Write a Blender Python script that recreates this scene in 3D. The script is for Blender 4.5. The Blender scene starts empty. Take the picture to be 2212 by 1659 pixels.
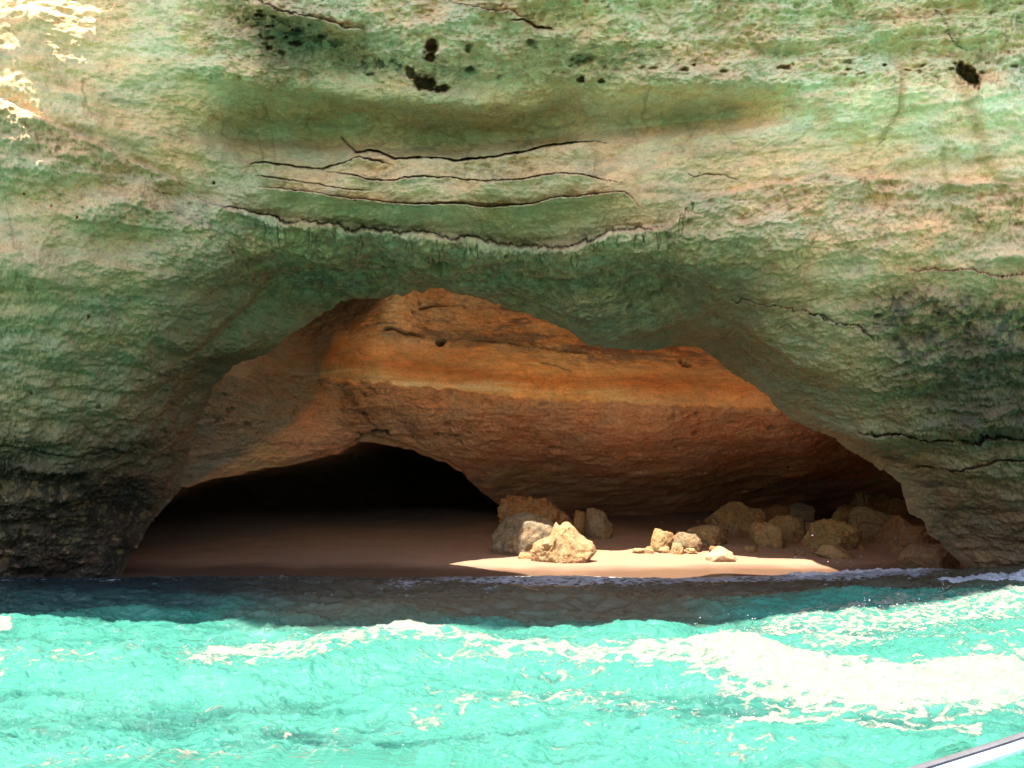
import bpy, math, random
import numpy as np
from mathutils import Vector
from mathutils.bvhtree import BVHTree

# ------------------------------------------------------------------ basics
F = 1916.0; U0 = 1106.0; V0 = 1080.0; CH = 2.0          # focal, centre, horizon (2212 px wide photo units), eye height
SC = bpy.context.scene
COL = SC.collection
SUN_EL = math.radians(70); SUN_AZ = math.radians(25)     # sun stands behind the camera, 25 deg to the left
S = np.array([-math.sin(SUN_AZ)*math.cos(SUN_EL), -math.cos(SUN_AZ)*math.cos(SUN_EL), math.sin(SUN_EL)])

def W(u, v, Y):
    u = np.asarray(u, float); v = np.asarray(v, float); Y = np.asarray(Y, float)
    return np.stack([(u-U0)/F*Y, Y+0*u, CH+(V0-v)/F*Y], -1)
def to_uv(P):
    Y = np.maximum(P[..., 1], 0.5)
    return U0+P[..., 0]/Y*F, V0-(P[..., 2]-CH)/Y*F

# ------------------------------------------------------------------ noise
_r = np.random.RandomState(7)
_perm = np.concatenate([_r.permutation(256)]*3).astype(np.int32)
_g = _r.normal(size=(256, 3)); _g /= np.linalg.norm(_g, axis=1)[:, None]; _g = _g.astype(np.float32)
from concurrent.futures import ThreadPoolExecutor
_pool = ThreadPoolExecutor(4)
_pp = _perm.astype(np.intp)
_gx, _gy, _gz = [np.ascontiguousarray(_g[:, k]) for k in range(3)]
def noise(P):
    P = np.asarray(P, np.float32); sh = P.shape[:-1]; P = P.reshape(-1, 3)
    if len(P) < 20000: return _noise(P).reshape(sh).astype(np.float64)
    ch = [P[k:k+16384] for k in range(0, len(P), 16384)]
    return np.concatenate(list(_pool.map(_noise, ch))).reshape(sh).astype(np.float64)
def _noise(P):
    sh = (len(P),)
    i = np.floor(P).astype(np.int32); f = P-i; i &= 255
    w = f*f*f*(f*(f*6-15)+10)
    x0, y0, z0 = i[:, 0], i[:, 1], i[:, 2]; fx, fy, fz = f[:, 0], f[:, 1], f[:, 2]
    hx = (_pp[x0], _pp[x0+1]); wx = (1-w[:, 0], w[:, 0]); wy = (1-w[:, 1], w[:, 1]); wz = (1-w[:, 2], w[:, 2])
    out = np.zeros(len(P), np.float32)
    for dx in (0, 1):
        for dy in (0, 1):
            hy = _pp[hx[dx]+y0+dy]; wxy = wx[dx]*wy[dy]
            for dz in (0, 1):
                g = _pp[hy+z0+dz]
                out += wxy*wz[dz]*(_gx[g]*(fx-dx)+_gy[g]*(fy-dy)+_gz[g]*(fz-dz))
    return out*1.6
def fbm(P, o=4, seed=0.0, gain=.5, ridge=False):
    P = np.asarray(P, float)+seed*17.13; a = 1.; s = 0.; t = 0.
    for _ in range(o):
        n = noise(P)
        if ridge: n = 1-2*np.abs(n)
        s = s+a*n; t += a; a *= gain; P = P*2.03+11.7
    return s/t
def smooth(a, b, x):
    t = np.clip((x-a)/(b-a), 0, 1); return t*t*(3-2*t)
def cells(P, seed=0.0):                                   # voronoi F1, F2 distances
    P = np.asarray(P, float); sh = P.shape[:-1]; P = P.reshape(-1, 3)+seed*9.1
    i = np.floor(P).astype(np.int32); f1 = np.full(len(P), 9.); f2 = f1.copy()
    for dx in (-1, 0, 1):
        for dy in (-1, 0, 1):
            for dz in (-1, 0, 1):
                c = i+np.array([dx, dy, dz]); k = c & 255
                h = _perm[_perm[_perm[k[:, 0]]+k[:, 1]]+k[:, 2]]
                q = c+.5+_g[h]*.45
                d = np.linalg.norm(q-P, axis=1)
                f2 = np.minimum(np.maximum(d, f1), f2); f1 = np.minimum(f1, d)
    return f1.reshape(sh), f2.reshape(sh)
def polydist(u, v, pts):                                  # signed-less distance to a polyline, and +/- side (below = +)
    best = np.full(u.shape, 1e9); side = np.zeros(u.shape); par = np.zeros(u.shape)
    n = len(pts)-1; sl_ = np.concatenate([[0], np.cumsum([math.hypot(pts[k+1][0]-pts[k][0], pts[k+1][1]-pts[k][1]) for k in range(n)])]); sl_ = sl_/sl_[-1]
    for k in range(n):
        ax, ay = pts[k][:2]; bx, by = pts[k+1][:2]
        L = (bx-ax)**2+(by-ay)**2+1e-9
        t = np.clip(((u-ax)*(bx-ax)+(v-ay)*(by-ay))/L, 0, 1)
        d = np.hypot(u-ax-t*(bx-ax), v-ay-t*(by-ay))
        m = d < best
        best = np.where(m, d, best)
        side = np.where(m, np.sign((bx-ax)*(v-ay)-(by-ay)*(u-ax)), side)
        par = np.where(m, sl_[k]+(sl_[k+1]-sl_[k])*t, par)
    return best, side, par
def inpoly(u, v, poly):
    r = np.zeros(u.shape, bool); n = len(poly); j = n-1
    for i in range(n):
        xi, yi = poly[i]; xj, yj = poly[j]
        c = ((yi > v) != (yj > v)) & (u < (xj-xi)*(v-yi)/(yj-yi+1e-12)+xi)
        r ^= c; j = i
    return r
def rbf(ctrl):
    C = np.array(ctrl, float); X = C[:, :2]/1000; y = C[:, 2:]
    def ph(r): return np.where(r > 1e-9, r*r*np.log(np.maximum(r, 1e-9)), 0)
    n = len(X); A = ph(np.linalg.norm(X[:, None]-X[None], axis=2))+np.eye(n)*2e-4
    Pm = np.hstack([np.ones((n, 1)), X]); M = np.block([[A, Pm], [Pm.T, np.zeros((3, 3))]])
    w = np.linalg.solve(M, np.vstack([y, np.zeros((3, y.shape[1]))]))
    def f(u, v):
        sh = u.shape; Q = np.stack([u.ravel(), v.ravel()], 1)/1000; out = np.zeros((len(Q), y.shape[1]))
        for s in range(0, len(Q), 100000):
            q = Q[s:s+100000]; out[s:s+100000] = ph(np.linalg.norm(q[:, None]-X[None], axis=2))@w[:n]+w[n]+q@w[n+1:]
        o = out.reshape(sh+(y.shape[1],)); return o[..., 0] if y.shape[1] == 1 else o
    return f
def lin(c):
    c = np.asarray(c, float)/255; return np.where(c < .04045, c/12.92, ((c+.055)/1.055)**2.4)
def blend_cols(u, v, anchors, sig):                       # normalised gaussian blend of colour anchors
    num = 0; den = 0
    for a in anchors:
        s = a[5] if len(a) > 5 else sig
        w = np.exp(-(((u-a[0])/s)**2+((v-a[1])/(s*.6))**2))+1e-7/(1+((u-a[0])/s)**2+((v-a[1])/s)**2)
        num = num+w[..., None]*lin(a[2:5]); den = den+w
    return num/den[..., None]

# ------------------------------------------------------------------ mesh helpers
def mesh_obj(name, V, Fc, mat, parent=None, attrs=None, cols=None, smooth_=True):
    V = np.asarray(V, float).reshape(-1, 3); Fc = np.asarray(Fc, np.int32)
    me = bpy.data.meshes.new(name); k = Fc.shape[1]
    me.vertices.add(len(V)); me.vertices.foreach_set('co', V.ravel())
    me.loops.add(Fc.size); me.loops.foreach_set('vertex_index', Fc.ravel())
    me.polygons.add(len(Fc)); me.polygons.foreach_set('loop_start', np.arange(0, Fc.size, k, dtype=np.int32))
    me.polygons.foreach_set('use_smooth', np.full(len(Fc), smooth_))
    me.update(calc_edges=True)
    for nm, a in (attrs or {}).items():
        at = me.attributes.new(nm, 'FLOAT', 'POINT'); at.data.foreach_set('value', np.asarray(a, float).ravel())
    if cols is not None:
        at = me.attributes.new('tint', 'FLOAT_COLOR', 'POINT')
        c = np.asarray(cols, float).reshape(-1, 3); at.data.foreach_set('color', np.hstack([c, np.ones((len(c), 1))]).ravel())
    me.materials.append(mat); me.validate()
    o = bpy.data.objects.new(name, me); COL.objects.link(o)
    if parent is not None: o.parent = parent
    return o
def gridfaces(n, m, flip=False):
    i = np.arange(n*m).reshape(n, m)
    q = np.stack([i[:-1, :-1], i[1:, :-1], i[1:, 1:], i[:-1, 1:]], -1).reshape(-1, 4)
    return q[:, ::-1] if flip else q
def grid_normals(P):
    a = np.gradient(P, axis=0); b = np.gradient(P, axis=1); n = np.cross(a, b)
    return n/(np.linalg.norm(n, axis=-1, keepdims=True)+1e-9)
def tag(o, label=None, cat=None, group=None, kind=None):
    if label: o['label'] = label
    if cat: o['category'] = cat
    if group: o['group'] = group
    if kind: o['kind'] = kind
    return o

# ------------------------------------------------------------------ materials
def new_mat(name):
    m = bpy.data.materials.new(name); m.use_nodes = True; nt = m.node_tree
    b = nt.nodes['Principled BSDF']
    def N(t, **kw):
        n = nt.nodes.new(t)
        for k, v in kw.items():
            if k in n.inputs: n.inputs[k].default_value = v
            else: setattr(n, k, v)
        return n
    return m, nt, b, N
def L(nt, a, b): nt.links.new(a, b)
def mixc(nt, N, fac, a, b, mode='MIX'):
    n = N('ShaderNodeMix', data_type='RGBA', blend_type=mode)
    for i, x in ((0, fac), (6, a), (7, b)):
        if hasattr(x, 'links'): L(nt, x, n.inputs[i])
        elif i == 0: n.inputs[0].default_value = x
        else: n.inputs[i].default_value = tuple(x)+(1,)
    return n.outputs[2]
def ramp(nt, N, src, stops):
    r = N('ShaderNodeValToRGB'); cr = r.color_ramp
    while len(cr.elements) < len(stops): cr.elements.new(.5)
    for e, (p, c) in zip(cr.elements, stops):
        e.position = p; e.color = (c, c, c, 1) if not hasattr(c, '__len__') else tuple(c)+(1,)
    L(nt, src, r.inputs[0]); return r.outputs[0]
def rock_mat(name, base=None, stretch=(1, 1, 1), scale=1., bump=.5, rough=.9, crack=.35, vary=.35):
    m, nt, b, N = new_mat(name)
    tc = N('ShaderNodeTexCoord'); mp = N('ShaderNodeMapping'); mp.inputs['Scale'].default_value = stretch
    L(nt, tc.outputs['Object'], mp.inputs['Vector']); V = mp.outputs[0]
    if base is None: c0 = N('ShaderNodeAttribute', attribute_name='tint').outputs['Color']
    else:
        q = N('ShaderNodeRGB'); q.outputs[0].default_value = tuple(base)+(1,); c0 = q.outputs[0]
    n1 = N('ShaderNodeTexNoise', Scale=3.2*scale, Detail=9, Roughness=.68); L(nt, V, n1.inputs['Vector'])
    n2 = N('ShaderNodeTexNoise', Scale=17*scale, Detail=7, Roughness=.72); L(nt, V, n2.inputs['Vector'])
    n3 = N('ShaderNodeTexNoise', Scale=1.1*scale, Detail=5, Roughness=.6); L(nt, V, n3.inputs['Vector'])
    v1 = ramp(nt, N, n1.outputs[0], [(.3, 1-vary), (.5, 1.), (.72, 1+vary*.6)])
    v2 = ramp(nt, N, n2.outputs[0], [(.3, 1-vary*.9), (.5, 1.), (.7, 1+vary*.45)])
    c = mixc(nt, N, 1., c0, v1, 'MULTIPLY'); c = mixc(nt, N, 1., c, v2, 'MULTIPLY')
    warm = ramp(nt, N, n3.outputs[0], [(.38, (.92, 1.02, 1.02)), (.6, (1.1, .98, .84))])
    c = mixc(nt, N, 1., c, warm, 'MULTIPLY')
    vo = N('ShaderNodeTexVoronoi', feature='DISTANCE_TO_EDGE', Scale=2.1*scale)
    wp = N('ShaderNodeVectorMath', operation='ADD'); ws = N('ShaderNodeVectorMath', operation='SCALE'); ws.inputs['Scale'].default_value = .5
    L(nt, n1.outputs['Color'], ws.inputs[0]); L(nt, V, wp.inputs[0]); L(nt, ws.outputs[0], wp.inputs[1]); L(nt, wp.outputs[0], vo.inputs['Vector'])
    cr = ramp(nt, N, vo.outputs[0], [(0., 0.), (.035, 1.)])
    cm = N('ShaderNodeMath', operation='MULTIPLY'); iv = N('ShaderNodeMath', operation='SUBTRACT'); iv.inputs[0].default_value = 1; L(nt, cr, iv.inputs[1])
    gate = ramp(nt, N, n3.outputs[0], [(.48, 0.), (.62, 1.)])
    L(nt, iv.outputs[0], cm.inputs[0]); L(nt, gate, cm.inputs[1])
    c = mixc(nt, N, 1., c, ramp(nt, N, cm.outputs[0], [(0., 1.), (1., .62)]), 'MULTIPLY')
    pit = N('ShaderNodeTexVoronoi', feature='F1', Scale=9*scale); L(nt, wp.outputs[0], pit.inputs['Vector'])
    pr = ramp(nt, N, pit.outputs[0], [(.08, 0.), (.22, 1.)])
    sp = N('ShaderNodeTexNoise', Scale=34*scale, Detail=5, Roughness=.75); L(nt, V, sp.inputs['Vector'])
    c = mixc(nt, N, 1., c, ramp(nt, N, sp.outputs[0], [(.34, .62), (.43, 1.), (.6, 1.), (.7, 1.2)]), 'MULTIPLY')
    # height
    def mul(x, k):
        q = N('ShaderNodeMath', operation='MULTIPLY'); L(nt, x, q.inputs[0])
        if hasattr(k, 'links'): L(nt, k, q.inputs[1])
        else: q.inputs[1].default_value = k
        return q.outputs[0]
    def add(x, y):
        q = N('ShaderNodeMath', operation='ADD'); L(nt, x, q.inputs[0]); L(nt, y, q.inputs[1]); return q.outputs[0]
    h = add(add(mul(n1.outputs[0], .22), mul(n2.outputs[0], .075)), add(mul(cm.outputs[0], -.05*crack/.35), mul(pr, .018)))
    rg = N('ShaderNodeAttribute', attribute_name='rough_amt')
    st = N('ShaderNodeMath', operation='MULTIPLY_ADD'); L(nt, rg.outputs['Fac'], st.inputs[0]); st.inputs[1].default_value = .7; st.inputs[2].default_value = .3
    bp = N('ShaderNodeBump', Strength=bump, Distance=.55); L(nt, h, bp.inputs['Height'])
    if base is None: L(nt, mul(st.outputs[0], bump), bp.inputs['Strength'])
    L(nt, bp.outputs[0], b.inputs['Normal'])
    L(nt, c, b.inputs['Base Color']); b.inputs['Roughness'].default_value = rough
    b.inputs['Specular IOR Level'].default_value = .25
    return m

M_front = rock_mat('limestone_green', stretch=(1, 1, 1.7), scale=1., bump=.72, vary=.24)
M_rear = rock_mat('limestone_ochre', stretch=(.75, .75, 1.5), scale=.9, bump=.8, vary=.28)
M_hid = rock_mat('limestone_plain', base=(.62, .43, .26), bump=.3)
M_rock = rock_mat('boulder_stone', scale=2.2, bump=1.3, vary=.42, crack=.3)

# ------------------------------------------------------------------ beach profile
_by = [15, 19, 21.0, 22.2, 24, 26.5, 30, 33, 38, 45, 70]; _bz = [-1.3, -.35, -.03, .10, .22, .40, .76, 1.06, 1.42, 1.7, 2.2]
def beach(x, y):
    x = np.asarray(x, float); y = np.asarray(y, float)
    yy = y+.25*np.sin(x*.35+1)+.12*np.sin(x*.9)
    z = (np.interp(yy-.5, _by, _bz)+np.interp(yy+.5, _by, _bz)+np.interp(yy, _by, _bz))/3
    return z+.05*np.sin(x*.6+y*.4)*smooth(24, 30, y)
def on_beach(u, v):
    Ys = np.linspace(18, 60, 4000); x = (u-U0)/F*Ys; z = beach(x, Ys)
    i = np.argmax(z > CH+(V0-v)/F*Ys) or 3999
    return np.array([x[i], Ys[i], z[i]])

# ------------------------------------------------------------------ FRONT CLIFF
lip = [(235, 1300), (262, 1245), (290, 1185), (335, 1115), (385, 1057), (398, 1000), (422, 925), (462, 835), (500, 795), (530, 774), (575, 764), (630, 720), (680, 684), (740, 646), (760, 640),
       (810, 640), (850, 636), (915, 630), (935, 623), (975, 627), (1015, 632), (1065, 650), (1106, 662), (1156, 682), (1196, 695), (1231, 715), (1251, 728), (1281, 745), (1341, 750), (1401, 757),
       (1431, 750), (1491, 747), (1521, 760), (1546, 775), (1571, 800), (1616, 828), (1646, 849), (1676, 881), (1711, 906), (1756, 924), (1806, 944), (1826, 964), (1856, 984), (1886, 1004),
       (1916, 1024), (1946, 1044), (1951, 1074), (1966, 1109), (1996, 1129), (2003, 1154), (2031, 1174), (2076, 1214), (2100, 1240), (2135, 1300)]
depth = rbf([(-60, 1300, 22), (0, 1255, 21.9), (250, 1250, 22.3), (235, 1300, 22.6), (120, 1150, 20.9), (0, 1080, 20.4), (250, 1060, 21.6), (335, 1115, 23.2), (385, 1057, 23.5), (150, 985, 19.3), (0, 960, 18.6), (300, 940, 20.2),
    (422, 925, 22.6), (462, 835, 21.6), (300, 800, 18.4), (0, 800, 17.0), (0, 600, 15.6), (250, 600, 16.2), (500, 620, 17.5), (0, 430, 14.7), (250, 430, 15.2), (0, 300, 14.25), (0, 150, 14.2), (0, 0, 14.55), (180, 20, 14.8), (-60, -60, 14.8), (90, 90, 14.45),
    (300, 200, 14.9), (300, 0, 14.7), (500, 330, 15.9), (460, 260, 15.3), (630, 720, 20.2), (740, 646, 20.0), (650, 600, 19.0), (590, 650, 19.2), (850, 560, 17.4), (935, 623, 19.2), (700, 480, 16.2),
    (700, 300, 16.3), (950, 300, 16.3), (1200, 290, 16.2), (950, 350, 16.0), (950, 400, 15.7), (950, 470, 15.6), (950, 525, 15.9), (950, 220, 15.6), (950, 120, 14.9), (950, 0, 14.5), (600, 90, 14.9),
    (1106, 662, 19.3), (1281, 745, 19.0), (1200, 620, 17.6), (1400, 650, 18.0), (1401, 757, 19.6), (1491, 747, 20.3), (1560, 720, 18.9), (1540, 680, 17.9), (1616, 828, 19.9), (1756, 924, 20.1), (1700, 800, 18.0), (1886, 1004, 20.7), (1951, 1074, 21.0),
    (2003, 1154, 21.3), (2100, 1240, 21.5), (2135, 1300, 21.8), (2000, 960, 18.9), (2212, 1230, 20.7), (2270, 1300, 21), (2212, 1080, 19.3), (2100, 1050, 19.6), (2212, 920, 17.7), (1950, 880, 17.6), (2212, 720, 15.7), (1950, 700, 16.0), (1700, 620, 16.2),
    (2212, 500, 14.6), (1900, 480, 14.9), (1600, 470, 15.3), (1350, 500, 15.6), (1600, 340, 15.2), (1900, 300, 14.6), (2212, 300, 14.3), (2212, 100, 14.2), (1900, 120, 14.5), (1500, 130, 14.7), (1500, 230, 15.1), (1250, 130, 14.9), (2270, -60, 14.1), (1500, -60, 14.2), (900, -60, 14.3)])
cx, cy = 1150., 1150.
# resample lip finely, polar about the centre
lp = []
for a, b in zip(lip[:-1], lip[1:]):
    n = max(2, int(math.hypot(b[0]-a[0], b[1]-a[1])/3))
    for k in range(n): lp.append((a[0]+(b[0]-a[0])*k/n, a[1]+(b[1]-a[1])*k/n))
lp.append(lip[-1]); lp = np.array(lp)
nz = fbm(np.stack([lp[:, 0]/22, lp[:, 1]/22, lp[:, 0]*0], -1), 4, 3)
lp[:, 1] += nz*9*smooth(1320, 1180, lp[:, 1]); lp[:, 0] += fbm(np.stack([lp[:, 0]/22, lp[:, 1]/22, lp[:, 0]*0+5], -1), 4, 4)*6
ang = np.arctan2(-(lp[:, 1]-cy), lp[:, 0]-cx); ang[ang < -math.pi/2] += 2*math.pi
ang = np.minimum.accumulate(ang-np.arange(len(ang))*1e-7); rin = np.hypot(lp[:, 0]-cx, lp[:, 1]-cy)
RX0, RX1, RY0, RY1 = -50., 2262., -50., 1420.
def rect_r(a):
    c = np.cos(a); s = -np.sin(a)
    tx = np.where(c > 0, (RX1-cx)/np.maximum(c, 1e-6), (RX0-cx)/np.minimum(c, -1e-6))
    ty = np.where(s > 0, (RY1-cy)/np.maximum(s, 1e-6), (RY0-cy)/np.minimum(s, -1e-6))
    return np.minimum(tx, ty)
aa = np.linspace(ang[0], ang[-1], 20000)
ri = np.interp(-aa, -ang, rin); ro = rect_r(aa)
pi_ = np.stack([cx+ri*np.cos(aa), cy-ri*np.sin(aa)], 1); po = np.stack([cx+ro*np.cos(aa), cy-ro*np.sin(aa)], 1)
cum = np.concatenate([[0], np.cumsum(np.linalg.norm(np.diff(pi_, axis=0), axis=1)*1.0+np.linalg.norm(np.diff(po, axis=0), axis=1))])
NS, NT = 1500, 470
aS = np.interp(np.linspace(0, cum[-1], NS), cum, aa)
rI = np.interp(-aS, -ang, rin); rO = rect_r(aS)
t = np.linspace(0, 1, NT)[None]; r_ = rI[:, None]*(1-t)+rO[:, None]*t
gu = cx+r_*np.cos(aS)[:, None]; gv = cy-r_*np.sin(aS)[:, None]
Yf = depth(gu, gv)
P0 = W(gu, gv, Yf)
Nf = grid_normals(P0); Nf *= np.where(Nf[..., 1:2] > 0, -1, 1)
# -- zones, in wall coordinates
wu = gu+40*fbm(P0*.5, 4, 1); wv = gv+26*fbm(P0*.5, 4, 2)
# crust boundary (rough pale rock below it)
scarp = [(-60, 190), (60, 240), (230, 320), (380, 385), (395, 420), (450, 436), (520, 450), (560, 462), (640, 474), (700, 484), (780, 492), (900, 500), (1050, 515), (1150, 520), (1250, 515), (1300, 505), (1330, 490), (1450, 484), (1490, 430), (1640, 405), (1780, 375), (1950, 385), (2270, 400)]
sv = np.interp(gu, [p[0] for p in scarp], [p[1] for p in scarp])+7*fbm(np.stack([gu/40, gu*0, gu*0+3], -1), 4, 9)
below = smooth(-4, 8, gv-sv)
crust = below*smooth(260, 40, gv-sv)
topband = smooth(0, 60, gv*0+ (190+gu*.02-np.abs(gu-1400)*.0)-wv)*smooth(350, 500, wu)      # cavernous pinkish layer along the top
dist_lip = r_-rI[:, None]
slate = np.clip(smooth(240, 90, np.hypot((wu-2140)*.8, (wv-790)))+smooth(150, 30, np.hypot((wu-1960)*.9, (wv-680)*1.3))*.7, 0, 1)
bdw = wv+55*fbm(P0*.9, 3, 15)
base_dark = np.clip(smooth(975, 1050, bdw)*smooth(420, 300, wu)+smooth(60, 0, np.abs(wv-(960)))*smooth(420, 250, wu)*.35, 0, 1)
rough = np.clip(.25+.6*crust+.75*topband+.9*slate+.6*base_dark+.22*smooth(600, 700, wv)*smooth(380, 900, np.abs(wu-1100)), 0, 1)
# -- displacement
d = .50*fbm(P0*.40, 3, 5, .4)+.26*fbm(P0*np.array([.9, .9, 1.3]), 4, 17, .5)*(.4+.8*rough)
zs = P0*np.array([.28, .28, 2.2]); zs[..., 2] += .35*fbm(P0*.4, 3, 6)
st = fbm(zs, 4, 7, ridge=True)
d += .12*st*(.3+.9*rough)
tz = P0[..., 2]*1.9+.8*fbm(P0*.3, 3, 8); fr = tz-np.floor(tz)
d += .05*(smooth(0, .12, fr)-fr)*(.2+rough)
d += .18*fbm(P0*np.array([1.6, 1.6, 3.]), 5, 10, .6)*(.28+rough)
d += .10*fbm(P0*np.array([6, 6, 8.]), 4, 11, .6, ridge=True)*(.15+rough)
d += .16*slate*fbm(P0*np.array([2.2, 2.2, 3.2]), 5, 16, .62, ridge=True)
d += .03*fbm(P0*np.array([14, 14, 18.]), 3, 14, .65)*(.3+rough)
f1, f2 = cells(P0*np.array([2.4, 2.4, 3.2])+.35*fbm(P0*3, 3, 12)[..., None], 1)
pits = smooth(.30, .08, f1)*smooth(.12, .35, fbm(P0*.55, 3, 13))*rough
d -= .16*pits
# step at the crust boundary: rough rock stands proud under it, ledge lines
d += .10*below*smooth(380, 30, gv-sv)
cavity = np.zeros(gu.shape); dr = np.zeros(gu.shape)
def crack(pts, w, dep, step=0., L_=30, jit=5):
    global dr, cavity
    q = np.array(pts, float)
    lo = q.min(0)-90; hi = q.max(0)+90
    m = (gu > lo[0]) & (gu < hi[0]) & (gv > lo[1]) & (gv < hi[1])
    uu = gu[m]; vv = gv[m]; z0 = uu*0
    nn = (fbm(np.stack([uu/75, vv/75, z0+w], -1), 3, 25)*.9+fbm(np.stack([uu/22, vv/22, z0+w], -1), 4, 20)*.5)*jit
    D, sd, pr = polydist(uu, vv+nn, pts)
    e = smooth(0, .12, pr)*smooth(1, .88, pr)
    ww = max(w*.72, 1.2)*(.35+.65*e)*(.8+.5*fbm(np.stack([uu/60, z0, z0+dep], -1), 2, 21))
    g = np.exp(-(D/ww)**2)*(.3+.7*e)
    dd = dr[m]; dd -= dep*g
    if step: dd += step*np.where(sd > 0, np.exp(-D/L_), 0)*e*smooth(0, w*1.2, D)
    dr[m] = dd; cavity[m] = np.maximum(cavity[m], g)
crack([(733, 293), (752, 312), (768, 328), (800, 326), (820, 328), (855, 345), (900, 345), (935, 348), (985, 351), (1040, 343), (1106, 335), (1180, 318), (1230, 309), (1290, 306), (1310, 310)], 3.2, .5, .85, 55)
crack([(530, 372), (545, 354), (565, 350), (600, 358), (650, 360), (690, 361), (740, 350), (775, 340), (830, 350), (850, 356)], 2.4, .2, .3, 28)
crack([(690, 362), (740, 372), (800, 385), (850, 390), (960, 390), (1060, 393), (1150, 388), (1250, 378), (1300, 388), (1345, 398)], 2.0, .2, .5, 30)
crack([(535, 415), (555, 404), (600, 405), (650, 412), (750, 425), (900, 443), (1050, 448), (1150, 440), (1220, 428), (1350, 415), (1362, 424), (1380, 445), (1405, 456)], 1.7, .12, .45, 30)
crack([(548, 381), (600, 388), (700, 398), (800, 408)], 2.2, .10, .10, 20)
crack([(395, 412), (450, 436), (520, 450), (560, 460), (700, 484), (780, 492), (900, 500), (1050, 515), (1150, 520), (1250, 515), (1290, 508), (1320, 492), (1450, 485), (1468, 497)], 1.7, .12, .45, 60, 9)
crack([(540, 0), (600, 18), (700, 40), (745, 55), (800, 60)], 1.6, .08, .35, 40, 14)
crack([(960, 2), (1010, 14), (1095, 20), (1150, 35)], 1.6, .08, .35, 40, 12)
crack([(1100, 38), (1130, 37), (1158, 54), (1200, 60)], 3.6, .24, .12)
crack([(2000, 20), (2030, 40), (2050, 90), (2090, 110)], 1.3, .04, .04, 30, 22)
crack([(1940, 150), (1942, 200), (1940, 240), (1905, 300), (1880, 330)], 1.2, .01, .0, 30, 22)
crack([(1480, 370), (1500, 382), (1550, 376), (1600, 395)], 1.8, .07, .03, 30, 9)
crack([(1950, 585), (2050, 575), (2160, 590), (2240, 585)], 2, .06, .12, 30, 12)
crack([(1560, 640), (1700, 655), (1850, 690), (1900, 730)], 2, .05, .10, 40, 24)
crack([(1850, 925), (1950, 935), (2100, 950), (2260, 940)], 4, .22, .22, 50, 14)
crack([(1960, 1010), (2060, 1000), (2180, 985), (2260, 990)], 4, .2, .2, 40, 14)
crack([(-40, 955), (60, 965), (160, 975), (240, 965), (300, 985)], 4, .20, -.12, 40, 12)
rr = random.Random(4)
for k in range(40):                                       # short vertical fissures hanging from the crust line
    a = rr.uniform(560, 1500); b = float(np.interp(a, [p[0] for p in scarp], [p[1] for p in scarp]))+6; l = rr.uniform(14, 46)
    crack([(a, b), (a+rr.uniform(-6, 6), b+l*.5), (a+rr.uniform(-8, 8), b+l)], rr.uniform(.9, 1.4), rr.uniform(.015, .04), 0, 30, 16)
def swell(pts, w, amt, w2=None):
    global dr
    q = np.array(pts, float); vv = np.interp(gu, q[:, 0], q[:, 1]); x0, x1 = q[0, 0], q[-1, 0]; w2 = w2 or w
    dr += amt*np.where(gv < vv, np.exp(-((gv-vv)/w)**2), np.exp(-((gv-vv)/w2)**2))*smooth(x0-120, x0+120, gu)*smooth(x1+120, x1-120, gu)*(1+.5*fbm(P0*.7, 3, 18))
swell([(440, 285), (700, 300), (950, 322), (1200, 290), (1450, 262), (1700, 238)], 60, -.75, 26)
swell([(560, 395), (950, 425), (1350, 405)], 36, .5, 60)
swell([(-60, 560), (200, 620), (420, 640)], 90, .8, 120)
swell([(1250, 195), (1500, 190), (1900, 215), (2300, 215)], 50, .4, 70)
swell([(700, 570), (950, 590), (1300, 620)], 40, -.5, 40)
swell([(1600, 500), (1900, 560), (2300, 560)], 70, .35, 90)
swell([(1700, 960), (1900, 930), (2300, 900)], 40, .6, 26)
swell([(400, 760), (520, 690), (600, 615), (680, 560), (780, 560)], 10, -.8, 75)
swell([(1300, 760), (1440, 705), (1540, 688), (1640, 730), (1720, 800)], 10, -.8, 60)
swell([(120, 470), (300, 430), (420, 500)], 30, .5, 60)
swell([(480, 150), (800, 215), (1100, 230)], 40, .45, 30)
dr += .30*fbm(P0*np.array([.8, .8, 1.2]), 4, 19, .55)*(.5+.6*rough)
def hole(u, v, a, b, dep, rot=0., pw=2.2):
    global dr, cavity
    x = gu-u; y = gv-v; c, s = math.cos(rot), math.sin(rot); X = (x*c+y*s)/a; Yq = (-x*s+y*c)/b
    m = (np.abs(X) < 3) & (np.abs(Yq) < 3)
    R = np.hypot(X[m], Yq[m])+.75*fbm(np.stack([x[m]/11, y[m]/11, x[m]*0+u], -1), 4, 22)
    g = smooth(1.35, .55, R); dd = dr[m]; dd -= dep*g; dr[m] = dd; cavity[m] = np.maximum(cavity[m], g*.33)
hole(936, 98, 12, 13, .8); hole(934, 117, 10, 8, .6); hole(893, 152, 14, 9, .5, .7); hole(920, 175, 22, 14, .9, .35); hole(955, 188, 15, 7, .6)
hole(2086, 160, 22, 15, 1.0, .6); hole(2100, 178, 16, 13, 1.1, .6); hole(2075, 146, 8, 9, .4)
hole(1255, 170, 9, 7, .35); hole(1297, 176, 7, 6, .3); hole(1262, 125, 26, 13, .3, -.2); hole(1690, 147, 15, 5, .25); hole(1480, 148, 10, 5, .2); hole(1905, 149, 7, 4, .25)
for k in range(22):
    a = rr.gauss(0, 1); hole(610+a*70+rr.uniform(-20, 20), 72+a*26+rr.gauss(0, 20), rr.uniform(3, 9), rr.uniform(2, 6), rr.uniform(.08, .3))
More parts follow.
